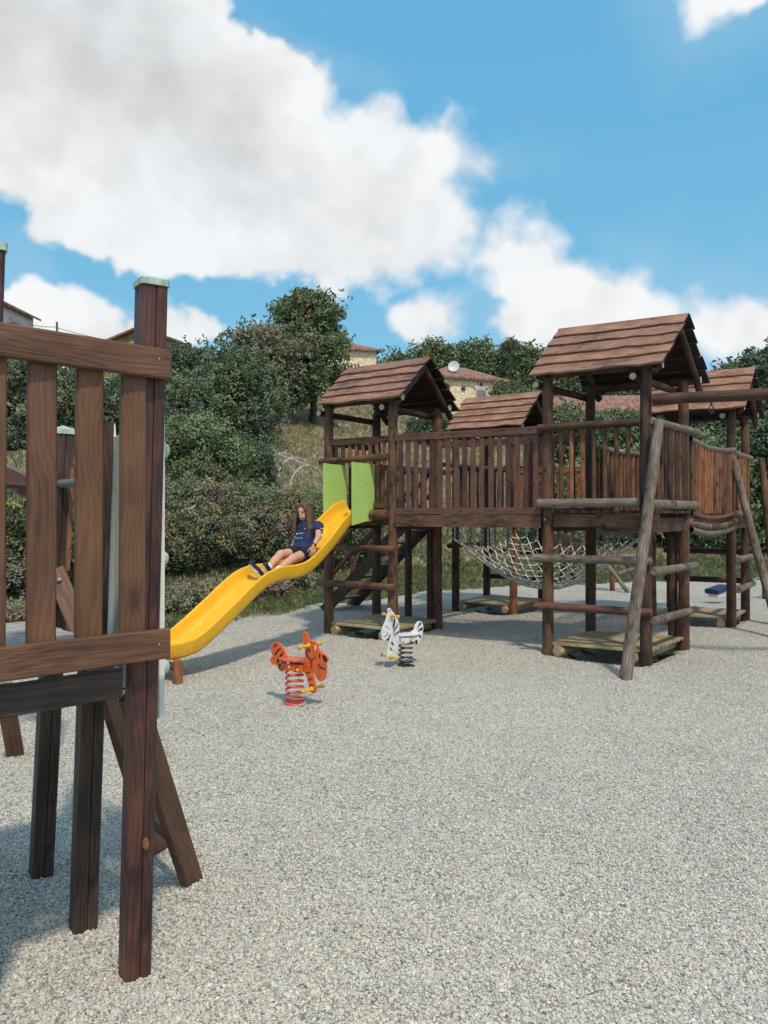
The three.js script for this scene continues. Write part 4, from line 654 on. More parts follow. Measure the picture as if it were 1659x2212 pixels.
{
  const base = onGround(637, 1521), R = rider('spring_rider', 'orange tiger spring rider on a red coil spring', base, -0.58, 0.000389, 1 / 0.835, 672, 1870, { pegName: (y) => y > 1000 ? 'foot_peg' : 'hand_grip' });
  const th = 0.016, z = -th / 2, f = th / 2 + 0.0035, b = -th / 2 - 0.0065;
  R.plate('body_panel', [[925, 178], [975, 215], [1012, 275], [1040, 352], [1110, 362], [1180, 382], [1232, 425], [1262, 520], [1330, 605], [1400, 640], [1462, 690], [1478, 745], [1440, 815], [1446, 900], [1436, 1050], [1405, 1180], [1330, 1236], [1262, 1222], [1205, 1155], [1160, 1075], [1112, 1000], [1095, 1050], [1130, 1165], [1170, 1300], [1196, 1430], [1180, 1515], [1130, 1540], [1078, 1500], [1050, 1400], [1020, 1285], [965, 1150], [935, 1090], [850, 1100], [840, 1000], [850, 905], [905, 880], [942, 820], [950, 700], [942, 560], [912, 440], [888, 310], [898, 225]], z, th, mat.orange);
  R.plate('tail_panel', [[170, 500], [250, 488], [330, 530], [405, 620], [448, 730], [478, 800], [460, 900], [445, 1000], [425, 1085], [372, 1142], [312, 1122], [250, 1020], [212, 945], [196, 995], [135, 1012], [84, 955], [74, 880], [100, 850], [122, 900], [150, 930], [175, 900], [140, 820], [108, 720], [108, 600]], z, th, mat.orange);
  R.plate('side_board', [[460, 930], [950, 930], [950, 1090], [800, 1090], [470, 1010]], z - 0.05, 0.012, mat.orange, null, false); R.plate('side_board', [[460, 930], [950, 930], [950, 1090], [800, 1090], [470, 1010]], z + 0.055, 0.012, mat.orange, null, false);
  R.seat(300, 945, 850, 0.105, scuffed(0xdf6d5c, 0.15, 0.4, 271));
  R.spring(672, 0.0, 0.315, 0.078, 6, mat.redspring);
  put(R.t, 'spring_plate', new THREE.CylinderGeometry(0.09, 0.09, 0.012, 20).translate(base.x, 0.32, base.z), mat.redspring); put(R.t, 'base_plate', new THREE.CylinderGeometry(0.092, 0.096, 0.03, 20).translate(base.x, 0.0, base.z), mat.redspring);
  for (const s of [1, -1]) { R.peg(1050, 470, s * 0.01, s * 0.155); R.peg(1120, 1450, s * 0.01, s * 0.155); R.knob(865, 1030, s * 0.066); R.knob(360, 930, s * 0.012); R.knob(660, 990, s * 0.066); }
  for (const q of [f - 0.001, b]) {                                   // painted marks on both faces
    const m = 0.003, mk = (nm, pts, mm, sm = true) => R.plate(nm, pts, q, m, mm, null, sm, 0);
    mk('nose_mark', [[1385, 640], [1450, 680], [1478, 740], [1440, 800], [1400, 760], [1375, 690]], mat.black);
    mk('eye_mark', [[1185, 455], [1215, 480], [1218, 530], [1195, 555], [1165, 540], [1155, 495]], mat.zebra); mk('mouth_mark', [[1262, 850], [1310, 905], [1365, 935], [1430, 945], [1425, 965], [1350, 955], [1285, 920]], mat.black);
    mk('stripe', [[1015, 545], [1065, 580], [1068, 640], [1040, 600]], mat.black); mk('stripe', [[975, 615], [990, 612], [1010, 680], [1040, 740], [1085, 770], [1090, 820], [1075, 815], [1070, 780], [1020, 750], [990, 690]], mat.black); mk('stripe', [[1098, 830], [1120, 780], [1160, 735], [1215, 712], [1210, 724], [1165, 748], [1130, 795], [1112, 860], [1108, 985], [1098, 985]], mat.black); mk('stripe', [[1290, 628], [1312, 640], [1310, 720], [1292, 716]], mat.black);
    mk('stripe', [[1015, 1275], [1060, 1225], [1130, 1215], [1132, 1226], [1070, 1240], [1028, 1282]], mat.black); mk('stripe', [[1040, 1395], [1085, 1350], [1160, 1345], [1160, 1356], [1095, 1365], [1055, 1400]], mat.black); mk('stripe', [[960, 1095], [1000, 1090], [1060, 1070], [1085, 1060], [1080, 1075], [1020, 1100], [965, 1112]], mat.black);
    mk('stripe', [[190, 770], [235, 690], [290, 630], [355, 595], [330, 640], [280, 690], [230, 760], [205, 800]], mat.black); mk('stripe', [[240, 960], [265, 870], [320, 780], [410, 690], [405, 740], [345, 820], [300, 890], [270, 960]], mat.black); mk('stripe', [[175, 600], [195, 540], [250, 510], [225, 555], [195, 605]], mat.black); mk('stripe', [[300, 1000], [325, 930], [335, 1010], [315, 1090]], mat.black);
  }
  for (const q of [f + 0.001, b - 0.002]) R.plate('pupil_mark', [[1160, 490], [1178, 485], [1180, 530], [1162, 525]], q, 0.003, mat.black, null, true, 0);
}
{
  const base = onGround(877, 1440), R = rider('spring_rider', 'white zebra spring rider with black stripes on a dark coil spring', base, 0.62, 0.000428, 1 / 0.81, 895, 1800, { pegName: (y) => y > 1000 ? 'foot_peg' : 'hand_grip' });
  const th = 0.016, z = -th / 2;
  R.plate('body_panel', [[455, 238], [492, 258], [520, 310], [580, 380], [640, 480], [680, 580], [702, 690], [706, 800], [705, 920], [780, 960], [790, 1060], [740, 1180], [690, 1200], [660, 1290], [640, 1420], [640, 1520], [560, 1545], [440, 1570], [408, 1520], [412, 1400], [440, 1250], [470, 1080], [496, 960], [480, 905], [440, 905], [432, 960], [380, 1015], [335, 1048], [285, 1010], [265, 900], [275, 800], [310, 690], [360, 580], [400, 450], [430, 380], [425, 290]], z, th, mat.zebra);
  R.plate('tail_panel', [[1255, 648], [1320, 690], [1348, 780], [1345, 900], [1330, 1010], [1290, 1110], [1240, 1200], [1160, 1250], [1110, 1230], [1095, 1150], [1120, 1040], [1130, 985], [1050, 990], [1045, 900], [1110, 870], [1140, 780], [1190, 690]], z, th, mat.zebra);
  R.plate('side_board', [[700, 1030], [1150, 1020], [1150, 1090], [800, 1170], [700, 1170]], z - 0.05, 0.012, mat.zebra, null, false); R.plate('side_board', [[700, 1030], [1150, 1020], [1150, 1090], [800, 1170], [700, 1170]], z + 0.055, 0.012, mat.zebra, null, false);
  R.seat(1240, 700, 970, 0.1, mat.zebra);
  R.spring(895, 0.0, 0.262, 0.072, 5, mat.darkspring);
  put(R.t, 'spring_plate', new THREE.CylinderGeometry(0.082, 0.082, 0.012, 20).translate(base.x, 0.266, base.z), mat.darkspring); put(R.t, 'base_plate', new THREE.CylinderGeometry(0.1, 0.105, 0.03, 22).translate(base.x, 0.0, base.z), mat.darkspring);
  for (const s of [1, -1]) { R.peg(505, 425, s * 0.01, s * 0.15); R.peg(465, 1480, s * 0.01, s * 0.15); R.knob(730, 1110, s * 0.066); R.knob(930, 1090, s * 0.066); }
  for (const q of [th / 2 + 0.0025, -th / 2 - 0.0065]) {
    const mk = (nm, pts, sm = true) => R.plate(nm, pts, q, 0.003, mat.black, null, sm, 0);
    mk('ear_mark', [[450, 268], [468, 280], [472, 318], [452, 300]]); mk('eye_mark', [[450, 560], [470, 530], [495, 540], [496, 552], [472, 546], [458, 575]]);
    mk('stripe', [[565, 490], [600, 530], [598, 620], [580, 720], [555, 770], [548, 700], [560, 590]]); mk('stripe', [[640, 615], [665, 680], [650, 740], [600, 800], [555, 845], [590, 770], [635, 700]]); mk('stripe', [[690, 840], [690, 890], [640, 920], [575, 940], [620, 905]]); mk('stripe', [[510, 1085], [540, 1130], [575, 1225], [535, 1180], [500, 1150]]); mk('stripe', [[480, 1235], [500, 1280], [525, 1310], [530, 1345], [490, 1310], [465, 1275]]);
    mk('stripe', [[1270, 675], [1295, 700], [1240, 770], [1185, 835], [1210, 770]]); mk('stripe', [[1325, 815], [1322, 880], [1260, 890], [1200, 920], [1245, 850]]); mk('stripe', [[1210, 1000], [1285, 1035], [1275, 1090], [1235, 1050]]); mk('stripe', [[1145, 1070], [1160, 1110], [1190, 1150], [1185, 1230], [1150, 1235], [1140, 1150]]); mk('stripe', [[1150, 975], [1245, 955], [1225, 975], [1160, 990]]);
    mk('muzzle_line', [[345, 672], [395, 690], [435, 740], [445, 800], [430, 745], [390, 700], [345, 682]]); mk('mouth_mark', [[305, 935], [340, 942], [375, 918], [400, 880], [382, 858], [372, 862], [385, 846], [410, 860], [412, 885], [385, 925], [345, 956], [308, 948]]); mk('nostril_mark', [[302, 830], [312, 815], [322, 830], [312, 845]]);
  }
}

/* ---------- square-post tower in the foreground ---------- */
{
  const N = W(-0.92, 0, 2.94), dir = V(-0.70, 0, 0.71).normalize(), nA = V(0.62, 0, 0.79).normalize(), P2 = W(-1.25, 0, 3.33), P1 = W(-1.634, 0, 3.80);      // dir: along the fence, nA: outwards
  const t = thing('square_post_tower', 'dark square-post play tower with white climbing panel and slatted fence, beside the gravel', 'play tower', lerp3(N, P1, 0.5));
  // posts are square with a saw groove down each face and a mint plastic cap
  const h = 0.0475, g = 0.0025, d = 0.007, c = 0.006, face = [[h, -h + c], [h, -g - 0.004], [h - d, -g - 0.004], [h - d, g - 0.004], [h, g - 0.004], [h, h - c]];
  const sec = []; for (let k = 0; k < 4; k++) { const a = -k * Math.PI / 2, ca = Math.round(Math.cos(a)), sa = Math.round(Math.sin(a)); sec.push(...face.slice().map(([x, z]) => [x * ca - z * sa, x * sa + z * ca]).reverse()); }
  const post = (a, b, m, capped, hint = V(0.56, 0, 0.83)) => { const p = put(t, 'post', orient(prism(sec, a.distanceTo(b)), a, b, hint), m); if (capped) put(p, 'post_cap', orient(mergeGeometries([prism(rect(0.108, 0.108, 0.01), 0.022), new THREE.ConeGeometry(0.074, 0.022, 4).rotateY(Math.PI / 4).toNonIndexed().translate(0, 0.033, 0)].map((q) => { const r = q.index ? q.toNonIndexed() : q; return r; })), b.clone().add(V(0, -0.006, 0)), b.clone().add(V(0, 1, 0)), hint), mat.mint); return p; };
  post(up(at(289, 1500, 2.94), -0.2), at(327, 618, 2.94), wood.maroon, true);
  post(up(at(178, 1500, 3.33), -0.2), at(216, 912, 3.33), wood.darkpost, false);
  post(up(at(86, 1500, 3.80), -0.2), at(136, 936, 3.80), wood.darkpost, true);
  const M = N.clone().addScaledVector(dir, 0.545); post(up(M, -0.2).add(V(-0.05, 0, 0)), up(M, 2.545).add(V(0.035, 0, 0)), wood.maroon, true);
  const M2 = N.clone().addScaledVector(dir, 1.12); post(up(M2, -0.2), up(M2, 2.545), wood.maroon, true);
  const M3 = P1.clone().addScaledVector(dir, 1.12); post(up(M3, -0.2), up(M3, 2.545), wood.darkpost, true);
  const fl = (s, y, o = 0) => up(N, y).addScaledVector(nA, 0.118 + o).addScaledVector(dir, s);
  const fe = sub(t, 'slatted_fence');
  put(fe, 'rail', board(fl(-0.088, 2.245), fl(1.2, 2.245), 0.034, 0.108, V(0, 1, 0), 0.006), wood.warmdark);
  put(fe, 'rail', board(fl(-0.088, 1.234), fl(1.2, 1.234), 0.034, 0.108, V(0, 1, 0), 0.006), wood.warmdark);
  const slatAt = (px) => { const k = (px - CX) / FOC, o = fl(0, 0, -0.034); return (o.x + k * o.z) / (-dir.x - k * dir.z); };
  for (const px of [286, 191.5, 89, -22, -150, -300]) { const s = slatAt(px); put(fe, 'slat', board(fl(s, 1.278, -0.034), fl(s - 0.003, 2.215, -0.034), 0.091, 0.03, nA, 0.006), pick([wood.warm, wood.warm, wood.warmdark])); }
  for (const y of [2.252, 1.229]) put(fe, 'screw', new THREE.SphereGeometry(0.005, 8, 6).scale(1, 1, 1).translate(...fl(-0.045, y + 0.006, 0.016).toArray()), mat.steel);
  // deck boards and the beams under them
  const dk = sub(t, 'deck'), A = N.clone().addScaledVector(dir, 0.02), B = P1.clone().addScaledVector(dir, 0.02);
  boards(dk, 'plank', up(A, 1.185), up(A, 1.185).addScaledVector(dir, 1.15), up(B, 1.185), up(B, 1.185).addScaledVector(dir, 1.15), 9, 0.006, 0.03, wood.paledeck);
  put(t, 'deck_beam', board(fl(0.07, 1.10, -0.08), fl(1.2, 1.10, -0.08), 0.05, 0.10, V(0, 1, 0)), wood.darkpost);
  put(t, 'deck_beam', board(up(P1, 1.10).addScaledVector(dir, 0.06), up(P1, 1.10).addScaledVector(dir, 1.1), 0.05, 0.10, V(0, 1, 0)), wood.darkpost);
  put(t, 'deck_beam', board(up(N, 1.10).addScaledVector(P1.clone().sub(N).normalize(), 0.06), up(P1, 1.10).addScaledVector(N.clone().sub(P1).normalize(), 0.06), 0.045, 0.10, V(0, 1, 0)), wood.darkpost);
  put(t, 'joist_bracket', new THREE.CylinderGeometry(0.035, 0.03, 0.09, 14).translate(...at(268, 1455, 2.96).toArray()), mat.steel);
  // white climbing panel with rounded ears and mint holds
  const a = W(-0.851, 0, 3.035), b = W(-1.20, 0, 3.47), e = b.clone().sub(a), L = e.length(); e.normalize();
  const s = new THREE.Shape(); s.moveTo(0, 0.93); s.lineTo(L, 0.93); s.lineTo(L, 2.075); s.quadraticCurveTo(L, 2.095, L - 0.02, 2.095); s.lineTo(L - 0.025, 2.095); s.quadraticCurveTo(L - 0.045, 2.09, L - 0.045, 2.06); s.lineTo(L - 0.05, 2.03); s.lineTo(0.09, 2.03); s.quadraticCurveTo(0.07, 2.035, 0.06, 2.07); s.quadraticCurveTo(0.05, 2.10, 0.03, 2.10); s.lineTo(0.02, 2.10); s.quadraticCurveTo(0, 2.10, 0, 2.08); s.lineTo(0, 0.93);
  const nrm = V(0, 0, 0).crossVectors(e, V(0, 1, 0)).normalize();
  const pg = new THREE.ExtrudeGeometry(s, { depth: 0.016, bevelEnabled: true, bevelSize: 0.004, bevelThickness: 0.004, bevelSegments: 2 }); pg.applyMatrix4(new THREE.Matrix4().makeBasis(e, V(0, 1, 0), nrm).setPosition(a)); const panel = put(t, 'climbing_panel', pg, mat.white);
  const outw = nrm.x > 0 ? 1 : -1;
  for (const [f, y] of [[0.12, 1.95], [0.3, 1.72], [0.14, 1.53], [0.42, 1.35], [0.12, 1.11], [0.4, 1.95]]) put(panel, 'climbing_hold', new THREE.SphereGeometry(0.034, 14, 10).scale(1, 0.95, 0.9).translate(...up(a, y).addScaledVector(e, f * L).addScaledVector(nrm, outw * 0.035).toArray()), mat.mint);
  // patches where the stain has flaked off to bare wood
  put(t, 'bare_patch', new THREE.SphereGeometry(0.016, 12, 8).scale(0.8, 1.5, 0.35).translate(...at(316, 1822, 2.887).toArray()), wood.orange);
  put(t, 'bare_patch', board(at(146, 1232, 3.742), at(158, 1010, 3.742), 0.022, 0.006, V(0.3, 0, 1)), wood.orange);
  // braced legs of the climbing side, grab bar and bracket board
  put(t, 'sloping_leg', board(W(-0.99, 1.0, 3.14), W(-0.885, -0.12, 3.80), 0.10, 0.05, V(0.9, 0, 0.6)), wood.warmdark); put(t, 'sloping_leg', board(W(-1.205, 0.97, 3.48), W(-1.15, -0.12, 4.15), 0.10, 0.05, V(0.9, 0, 0.6)), wood.warmdark);
  for (const f of [0.35, 0.7]) put(t, 'rung', log(lerp3(W(-0.99, 1.0, 3.14), W(-0.885, -0.12, 3.80), f), lerp3(W(-1.205, 0.97, 3.48), W(-1.15, -0.12, 4.15), f), 0.02), wood.darkpost);
  put(t, 'grab_bar', log(at(130, 1045, 3.76), at(222, 1038, 3.36), 0.019, 0.019, 12, 0), flat(0x6a6462, 0.6));
  const br = put(t, 'bracket_board', board(at(120, 1232, 3.70), at(178, 1372, 3.60), 0.085, 0.04, V(0.35, 0, 0.9)), wood.warmdark); put(br, 'bolt', new THREE.SphereGeometry(0.013, 10, 8).translate(...at(129, 1253, 3.66).toArray()), mat.steel);
}
/* wooden climbing frame behind the foreground tower, seen through its fence */
{
  const foot = onGround(40, 1628), t = thing('climbing_frame', 'low brown climbing frame behind the slatted fence', 'climbing frame', foot);
  put(t, 'leg', board(up(foot, -0.1), at(8, 1480, 5.35), 0.11, 0.05, V(0.3, 0, 1)), wood.warmdark); put(t, 'leg', board(W(-3.25, -0.1, 5.2), W(-3.3, 1.6, 5.15), 0.1, 0.05, V(0.3, 0, 1)), wood.warmdark); put(t, 'leg', board(W(-3.15, -0.1, 6.4), W(-3.15, 1.9, 6.4), 0.1, 0.05, V(0.3, 0, 1)), wood.warmdark);
  put(t, 'side_board', board(W(-3.3, 2.25, 5.9), at(108, 1075, 5.4), 0.05, 0.14, V(0, 1, 0)), wood.red); put(t, 'edge_strip', board(W(-3.3, 2.33, 5.9), at(108, 1052, 5.4), 0.055, 0.02, V(0, 1, 0)), wood.grey);
  put(t, 'cross_pole', log(at(-60, 1030, 5.6), at(52, 1032, 5.6), 0.024), wood.maroon); put(t, 'cross_pole', log(at(-60, 1046, 5.45), at(100, 1051, 5.45), 0.024), wood.maroon); put(t, 'leg', board(at(97, 1060, 5.42), up(at(104, 1060, 5.42), -0.1), 0.1, 0.05, V(0.3, 0, 1)), wood.darkpost);
}
/* swing beam from the nearest log tower, with one hanger ring */
{
  const a = at(1409, 862, 9.0), d = V(1.18, 0, 0.43).normalize(), b = a.clone().addScaledVector(d, 3.3), t = thing('swing_beam', 'horizontal log swing beam with a hanging ring', 'swing beam', up(b, 0));
  put(t, 'beam', log(a, b, 0.062, 0.07, 14, 0.01), wood.dark);
  const s = V(-d.z, 0, d.x); for (const k of [-1, 1]) put(t, 'leg', log(up(b, -0.08).addScaledVector(s, k * 1.05), b.clone().addScaledVector(s, k * 0.04).addScaledVector(d, -0.05), 0.07, 0.055, 12), wood.grey);
  const f = a.clone().addScaledVector(d, 0.62); put(t, 'hanger', log(f.clone().add(V(0, -0.1, 0)), f.clone().add(V(0, -0.04, 0)), 0.012, 0.012, 8, 0), mat.darkspring); put(t, 'ring', new THREE.TorusGeometry(0.038, 0.007, 8, 20).rotateY(0.5).translate(f.x, f.y - 0.14, f.z), mat.darkspring);
}
/* low seesaw behind the far tower */
{
  const p = onGround(1598, 1290), t = thing('seesaw', 'low seesaw with a dark blue seat behind the far log tower', 'seesaw', p), tip = at(1540, 1288, 15.2).setY(0.2), far_ = W(9.2, 0.75, 17.2), dirb = far_.clone().sub(tip).normalize();
  put(t, 'beam', tube([tip, lerp3(tip, far_, 0.5), far_], 0.02, 12, 7), mat.steel); put(t, 'pivot', board(up(lerp3(tip, far_, 0.5), -0.05), lerp3(tip, far_, 0.5), 0.1, 0.1), mat.darkspring);
  const st = put(t, 'seat', board(tip.clone().addScaledVector(dirb, -0.05).add(V(0, 0.05, 0)), tip.clone().addScaledVector(dirb, 0.4).add(V(0, 0.05, 0)), 0.28, 0.09, V(0, 1, 0), 0.02), mat.blue); put(st, 'bumper', board(tip.clone().addScaledVector(dirb, 0.0).add(V(0, -0.04, 0)), tip.clone().addScaledVector(dirb, 0.25).add(V(0, -0.04, 0)), 0.2, 0.06, V(0, 1, 0)), mat.white);
  put(t, 'seat', board(far_.clone().addScaledVector(dirb, -0.35).add(V(0, 0.05, 0)), far_.clone().addScaledVector(dirb, 0.1).add(V(0, 0.05, 0)), 0.28, 0.09, V(0, 1, 0), 0.02), mat.blue);
}
/* distant pole frame behind the net */
{
  const p = onGround(1323, 1276), t = thing('pole_frame', 'small pole frame with slanted legs behind the rope net', 'play frame', p), b = onGround(1232, 1259);
  put(t, 'post', log(up(p, -0.1), up(p, 0.95), 0.06), wood.orange); put(t, 'leg', log(at(1303, 1207, 17.9), up(at(1362, 1276, 17.4), -0.05), 0.05), wood.grey); put(t, 'leg', log(at(1345, 1207, 18.3), up(at(1390, 1268, 18.3), -0.05), 0.05), wood.orange);
  put(t, 'cross_log', log(at(1303, 1208, 17.9), at(1380, 1200, 18.1), 0.06), wood.grey); put(t, 'cross_log', log(at(1335, 1240, 17.8), at(1375, 1228, 17.9), 0.05), wood.grey);
  const q = thing('play_trestle', 'dark slanted trestle legs behind the rope net at the grass edge', 'play frame', b);
  put(q, 'leg', log(up(onGround(1214, 1260), -0.1), at(1222, 1165, 19.6), 0.07), wood.dark); put(q, 'leg', log(up(onGround(1247, 1258), -0.1), at(1222, 1165, 19.6), 0.07), wood.dark); put(q, 'top_board', board(at(1200, 1170, 19.6), at(1290, 1200, 19.0), 0.08, 0.5, V(0, 1, 0)), wood.dark);
}

/* ---------- houses on the hill ---------- */
const stoneMap = dataTex(512, 512, (x, y) => { const j = Math.floor(y / 16), sx = x + (j % 2) * 14 + 9 * hash3(j, 2, 701), i = Math.floor(sx / 28) , fx = (sx % 28) / 28, fy = (y % 16) / 16, jt = (fx < 0.06 || fy < 0.1) ? 0.9 : 1, k = (0.88 + 0.24 * hash3(i % 18, j, 702)) * jt * (0.94 + 0.12 * pn(x / 5, y / 5, 102, 102, 703)); return [236 * k, 218 * k, 186 * k]; });
const roughStone = dataTex(256, 256, (x, y) => { const k = 0.6 + 0.6 * pn(x / 7, y / 5, 36, 51, 711) * (0.7 + 0.5 * pn(x / 3, y / 3, 85, 85, 712)); return [186 * k, 158 * k, 118 * k]; });
const tileMap = dataTex(256, 256, (x, y) => { const k = 0.82 + 0.32 * hash3(Math.floor(x / 16), Math.floor(y / 22), 721); return [140 * k, 104 * k, 92 * k]; });
const hm = { stone: new THREE.MeshStandardMaterial({ map: stoneMap, roughness: 0.95 }), rough: new THREE.MeshStandardMaterial({ map: roughStone, roughness: 0.95 }), tile: new THREE.MeshStandardMaterial({ map: tileMap, roughness: 0.9 }), render: flat(0xd8d6d0, 0.9), dark: flat(0x3a3836, 0.6), shutter: flat(0x77808a, 0.7), pale: flat(0xcfc6b2, 0.9), glass: new THREE.MeshStandardMaterial({ color: 0x20262c, roughness: 0.1 }) };
function house(name, label, c, yaw, w, d, eave, ridge, o) {         // c: centre of the footprint; local x along the front, local +z front
  const t = thing(name, label, 'house', c, 'houses on the hill'), M = new THREE.Matrix4().makeRotationY(yaw).setPosition(c), P = (x, y, z) => V(x, y, z).applyMatrix4(M);
  const faceted = (polys, sc) => { const tr = [], tu = []; for (const poly of polys) { const a = V(...poly[0]), e = V(...poly[1]).sub(a).normalize(), n = V(...poly[1]).sub(a).cross(V(...poly[2]).sub(a)).normalize(), f = n.clone().cross(e); for (let i = 1; i < poly.length - 1; i++) for (const k of [0, i, i + 1]) { const p = V(...poly[k]), q = P(p.x, p.y, p.z); tr.push(q.x, q.y, q.z); tu.push(p.clone().sub(a).dot(e) / sc, p.clone().sub(a).dot(f) / sc); } } return soup(tr, tu); };
  const x = w / 2, z = d / 2, b = -1.5;
  const gable = o.gable ? [[[x, eave, z], [x, eave, -z], [x, ridge - 0.05, 0]], [[-x, eave, -z], [-x, eave, z], [-x, ridge - 0.05, 0]]] : [];
  put(t, 'wall', faceted([[[-x, b, z], [x, b, z], [x, eave, z], [-x, eave, z]], [[x, b, z], [x, b, -z], [x, eave, -z], [x, eave, z]], [[x, b, -z], [-x, b, -z], [-x, eave, -z], [x, eave, -z]], [[-x, b, -z], [-x, b, z], [-x, eave, z], [-x, eave, -z]], ...gable], o.sc ?? 3.2), o.wall);
  const X = x + 0.35, Z = z + 0.35, rx = o.gable ? X : Math.max(0.05, x - z * (o.hip ?? 1)), th = 0.14, top = [[[-X, eave - 0.05, Z], [X, eave - 0.05, Z], [rx, ridge, 0], [-rx, ridge, 0]], [[X, eave - 0.05, -Z], [-X, eave - 0.05, -Z], [-rx, ridge, 0], [rx, ridge, 0]]]; if (!o.gable) top.push([[X, eave - 0.05, Z], [X, eave - 0.05, -Z], [rx, ridge, 0]], [[-X, eave - 0.05, -Z], [-X, eave - 0.05, Z], [-rx, ridge, 0]]);
  const edge_ = (a, b2) => [a, b2, [b2[0], b2[1] - th, b2[2]], [a[0], a[1] - th, a[2]]], rim = top.flatMap((p) => p.map((a, i) => edge_(a, p[(i + 1) % p.length]))), under = top.map((p) => p.map(([q, y, r]) => [q, y - th, r]).reverse());
  const rf = put(t, 'roof', faceted([...top, ...rim, ...under], 2.6), hm.tile);
  const bx = (nm, cx, cy, cz, ww, hh, dd, m, par) => put(par ?? t, nm, new THREE.BoxGeometry(ww, hh, dd).translate(cx, cy, cz).applyMatrix4(M), m);
  for (const [nm, fx, y, ww, hh, m, side] of o.openings ?? []) { const cz = side ? 0 : z + 0.03, f = side ? bx(nm, x + 0.03, y, fx, 0.12, hh + 0.24, ww + 0.24, hm.pale) : bx(nm, fx, y, cz, ww + 0.24, hh + 0.24, 0.12, hm.pale); side ? bx('pane', x + 0.08, y, fx, 0.08, hh, ww, m, f) : bx(nm === 'door' ? 'leaf' : 'pane', fx, y, cz + 0.05, ww, hh, 0.08, m, f); bx('lintel', fx, y + hh / 2 + 0.2, side ? fx : cz + 0.02, side ? 0.1 : ww + 0.5, 0.18, 0.1, hm.pale, f); }
  if (o.chimney) bx('chimney', o.chimney[0], ridge + 0.25, o.chimney[1], 0.6, 1.0, 0.6, o.wall, rf);
  return { t, bx, P, rf };
}
const hy = (X, Z) => groundY(X, Z);
const hpos = (px, Z, y) => { const X = (px - CX) / FOC * Z; return W(X, y ?? hy(X, Z), Z); };
{
  // tower house behind the walnut tree
  const y1 = EYE + (CY - 893) / FOC * 65, e1 = EYE + (CY - 762) / FOC * 65 - y1;
  house('house', 'tall pale stone house with hipped tile roof beside the big tree', hpos(742, 67, y1 + 0.35), 0.25, 4.6, 4.4, e1, e1 + 1.0, { wall: hm.stone, openings: [['window', -0.9, 2.9, 0.8, 1.2, hm.glass], ['window', -0.9, 0.9, 0.8, 1.2, hm.glass]] });
  house('house', 'low stone wing with tile roof under the tall house', hpos(806, 64.5, y1 - 0.3), 0.25, 4.2, 3.4, 1.0, 1.5, { wall: hm.stone });
  const y2 = EYE + (CY - 885) / FOC * 60, e2 = EYE + (CY - 818) / FOC * 60 - y2;
  const H = house('house', 'long cream stone farmhouse with satellite dish on its roof', hpos(985, 61.5, y2), 0.42, 6.0, 4.4, e2, e2 + 1.15, { wall: hm.stone, openings: [['door', 0.9, 0.75, 0.75, 1.4, hm.shutter], ['window', 0.9, 1.86, 0.22, 0.26, hm.dark]] });
  for (const x of [-1.9, -0.6]) for (let k = 0; k < 3; k++) { const a = k * Math.PI / 3, q = H.P(x, e2 - 0.75 - (x > -1 ? 0.12 : 0), 2.26); H.bx.call; const g = new THREE.BoxGeometry(0.42, 0.06, 0.05).rotateZ(a).applyMatrix4(new THREE.Matrix4().makeRotationY(0.42).setPosition(q)); put(H.t, 'wall_anchor', g, hm.dark); }
  put(H.t, 'satellite_dish', new THREE.LatheGeometry([[0, 0], [0.2, 0.02], [0.34, 0.07], [0.42, 0.13], [0.41, 0.15], [0.3, 0.08], [0, 0.03]].map(([a, b]) => new THREE.Vector2(a, b)), 20).rotateX(1.4).rotateY(-0.2).translate(...at(981, 792, 59.6).toArray()), flat(0xd4d6d8, 0.5));
  const y3 = EYE + (CY - 905) / FOC * 50; house('house', 'low house with a long pinkish tile roof behind the nearest log tower', hpos(1305, 52, y3), -0.12, 7.2, 4, 0.55, 1.75, { wall: hm.render, gable: true, openings: [['window', -1.6, 0.1, 0.6, 0.5, hm.glass]] });
  const y4 = EYE + (CY - 735) / FOC * 46; house('house', 'white rendered house with brown roof on the hilltop', W(-26.5, y4 - 0.55, 49.3), Math.PI / 2 - 0.08, 6, 6.9, 3.35, 5.2, { wall: hm.render, gable: true, openings: [['window', 0.8, 2.0, 0.8, 0.9, hm.glass]] });
  house('shed', 'small brown lean-to shed beside the white house', hpos(8, 45, EYE + (CY - 735) / FOC * 45), -0.2, 1.9, 1.2, 0.78, 0.9, { wall: flat(0x6d4f3a, 0.9) });
  const y5 = EYE + (CY - 775) / FOC * 52; house('house', 'rough stone house gable behind the capped post', hpos(353, 54, y5), -0.15 + Math.PI / 2, 7, 5.0, 0.75, 1.72, { wall: hm.rough, gable: true });
  const pp = hpos(123, 50, EYE + (CY - 745) / FOC * 50), pl = thing('utility_pole', 'wooden utility pole carrying wires between the hilltop houses', 'utility pole', pp);
  put(pl, 'pole', log(up(pp, pp.y - 1.5), up(pp, EYE + (CY - 695) / FOC * 50), 0.09, 0.07, 8, 0), flat(0x6f655c, 0.9));
  for (const [p, q] of [[at(123, 706, 50), at(62, 701, 47)], [at(123, 708, 50), at(245, 737, 52)]]) put(pl, 'wire', tube([p, lerp3(p, q, 0.5).add(V(0, -0.05, 0)), q], 0.018, 14, 4), hm.dark);
}
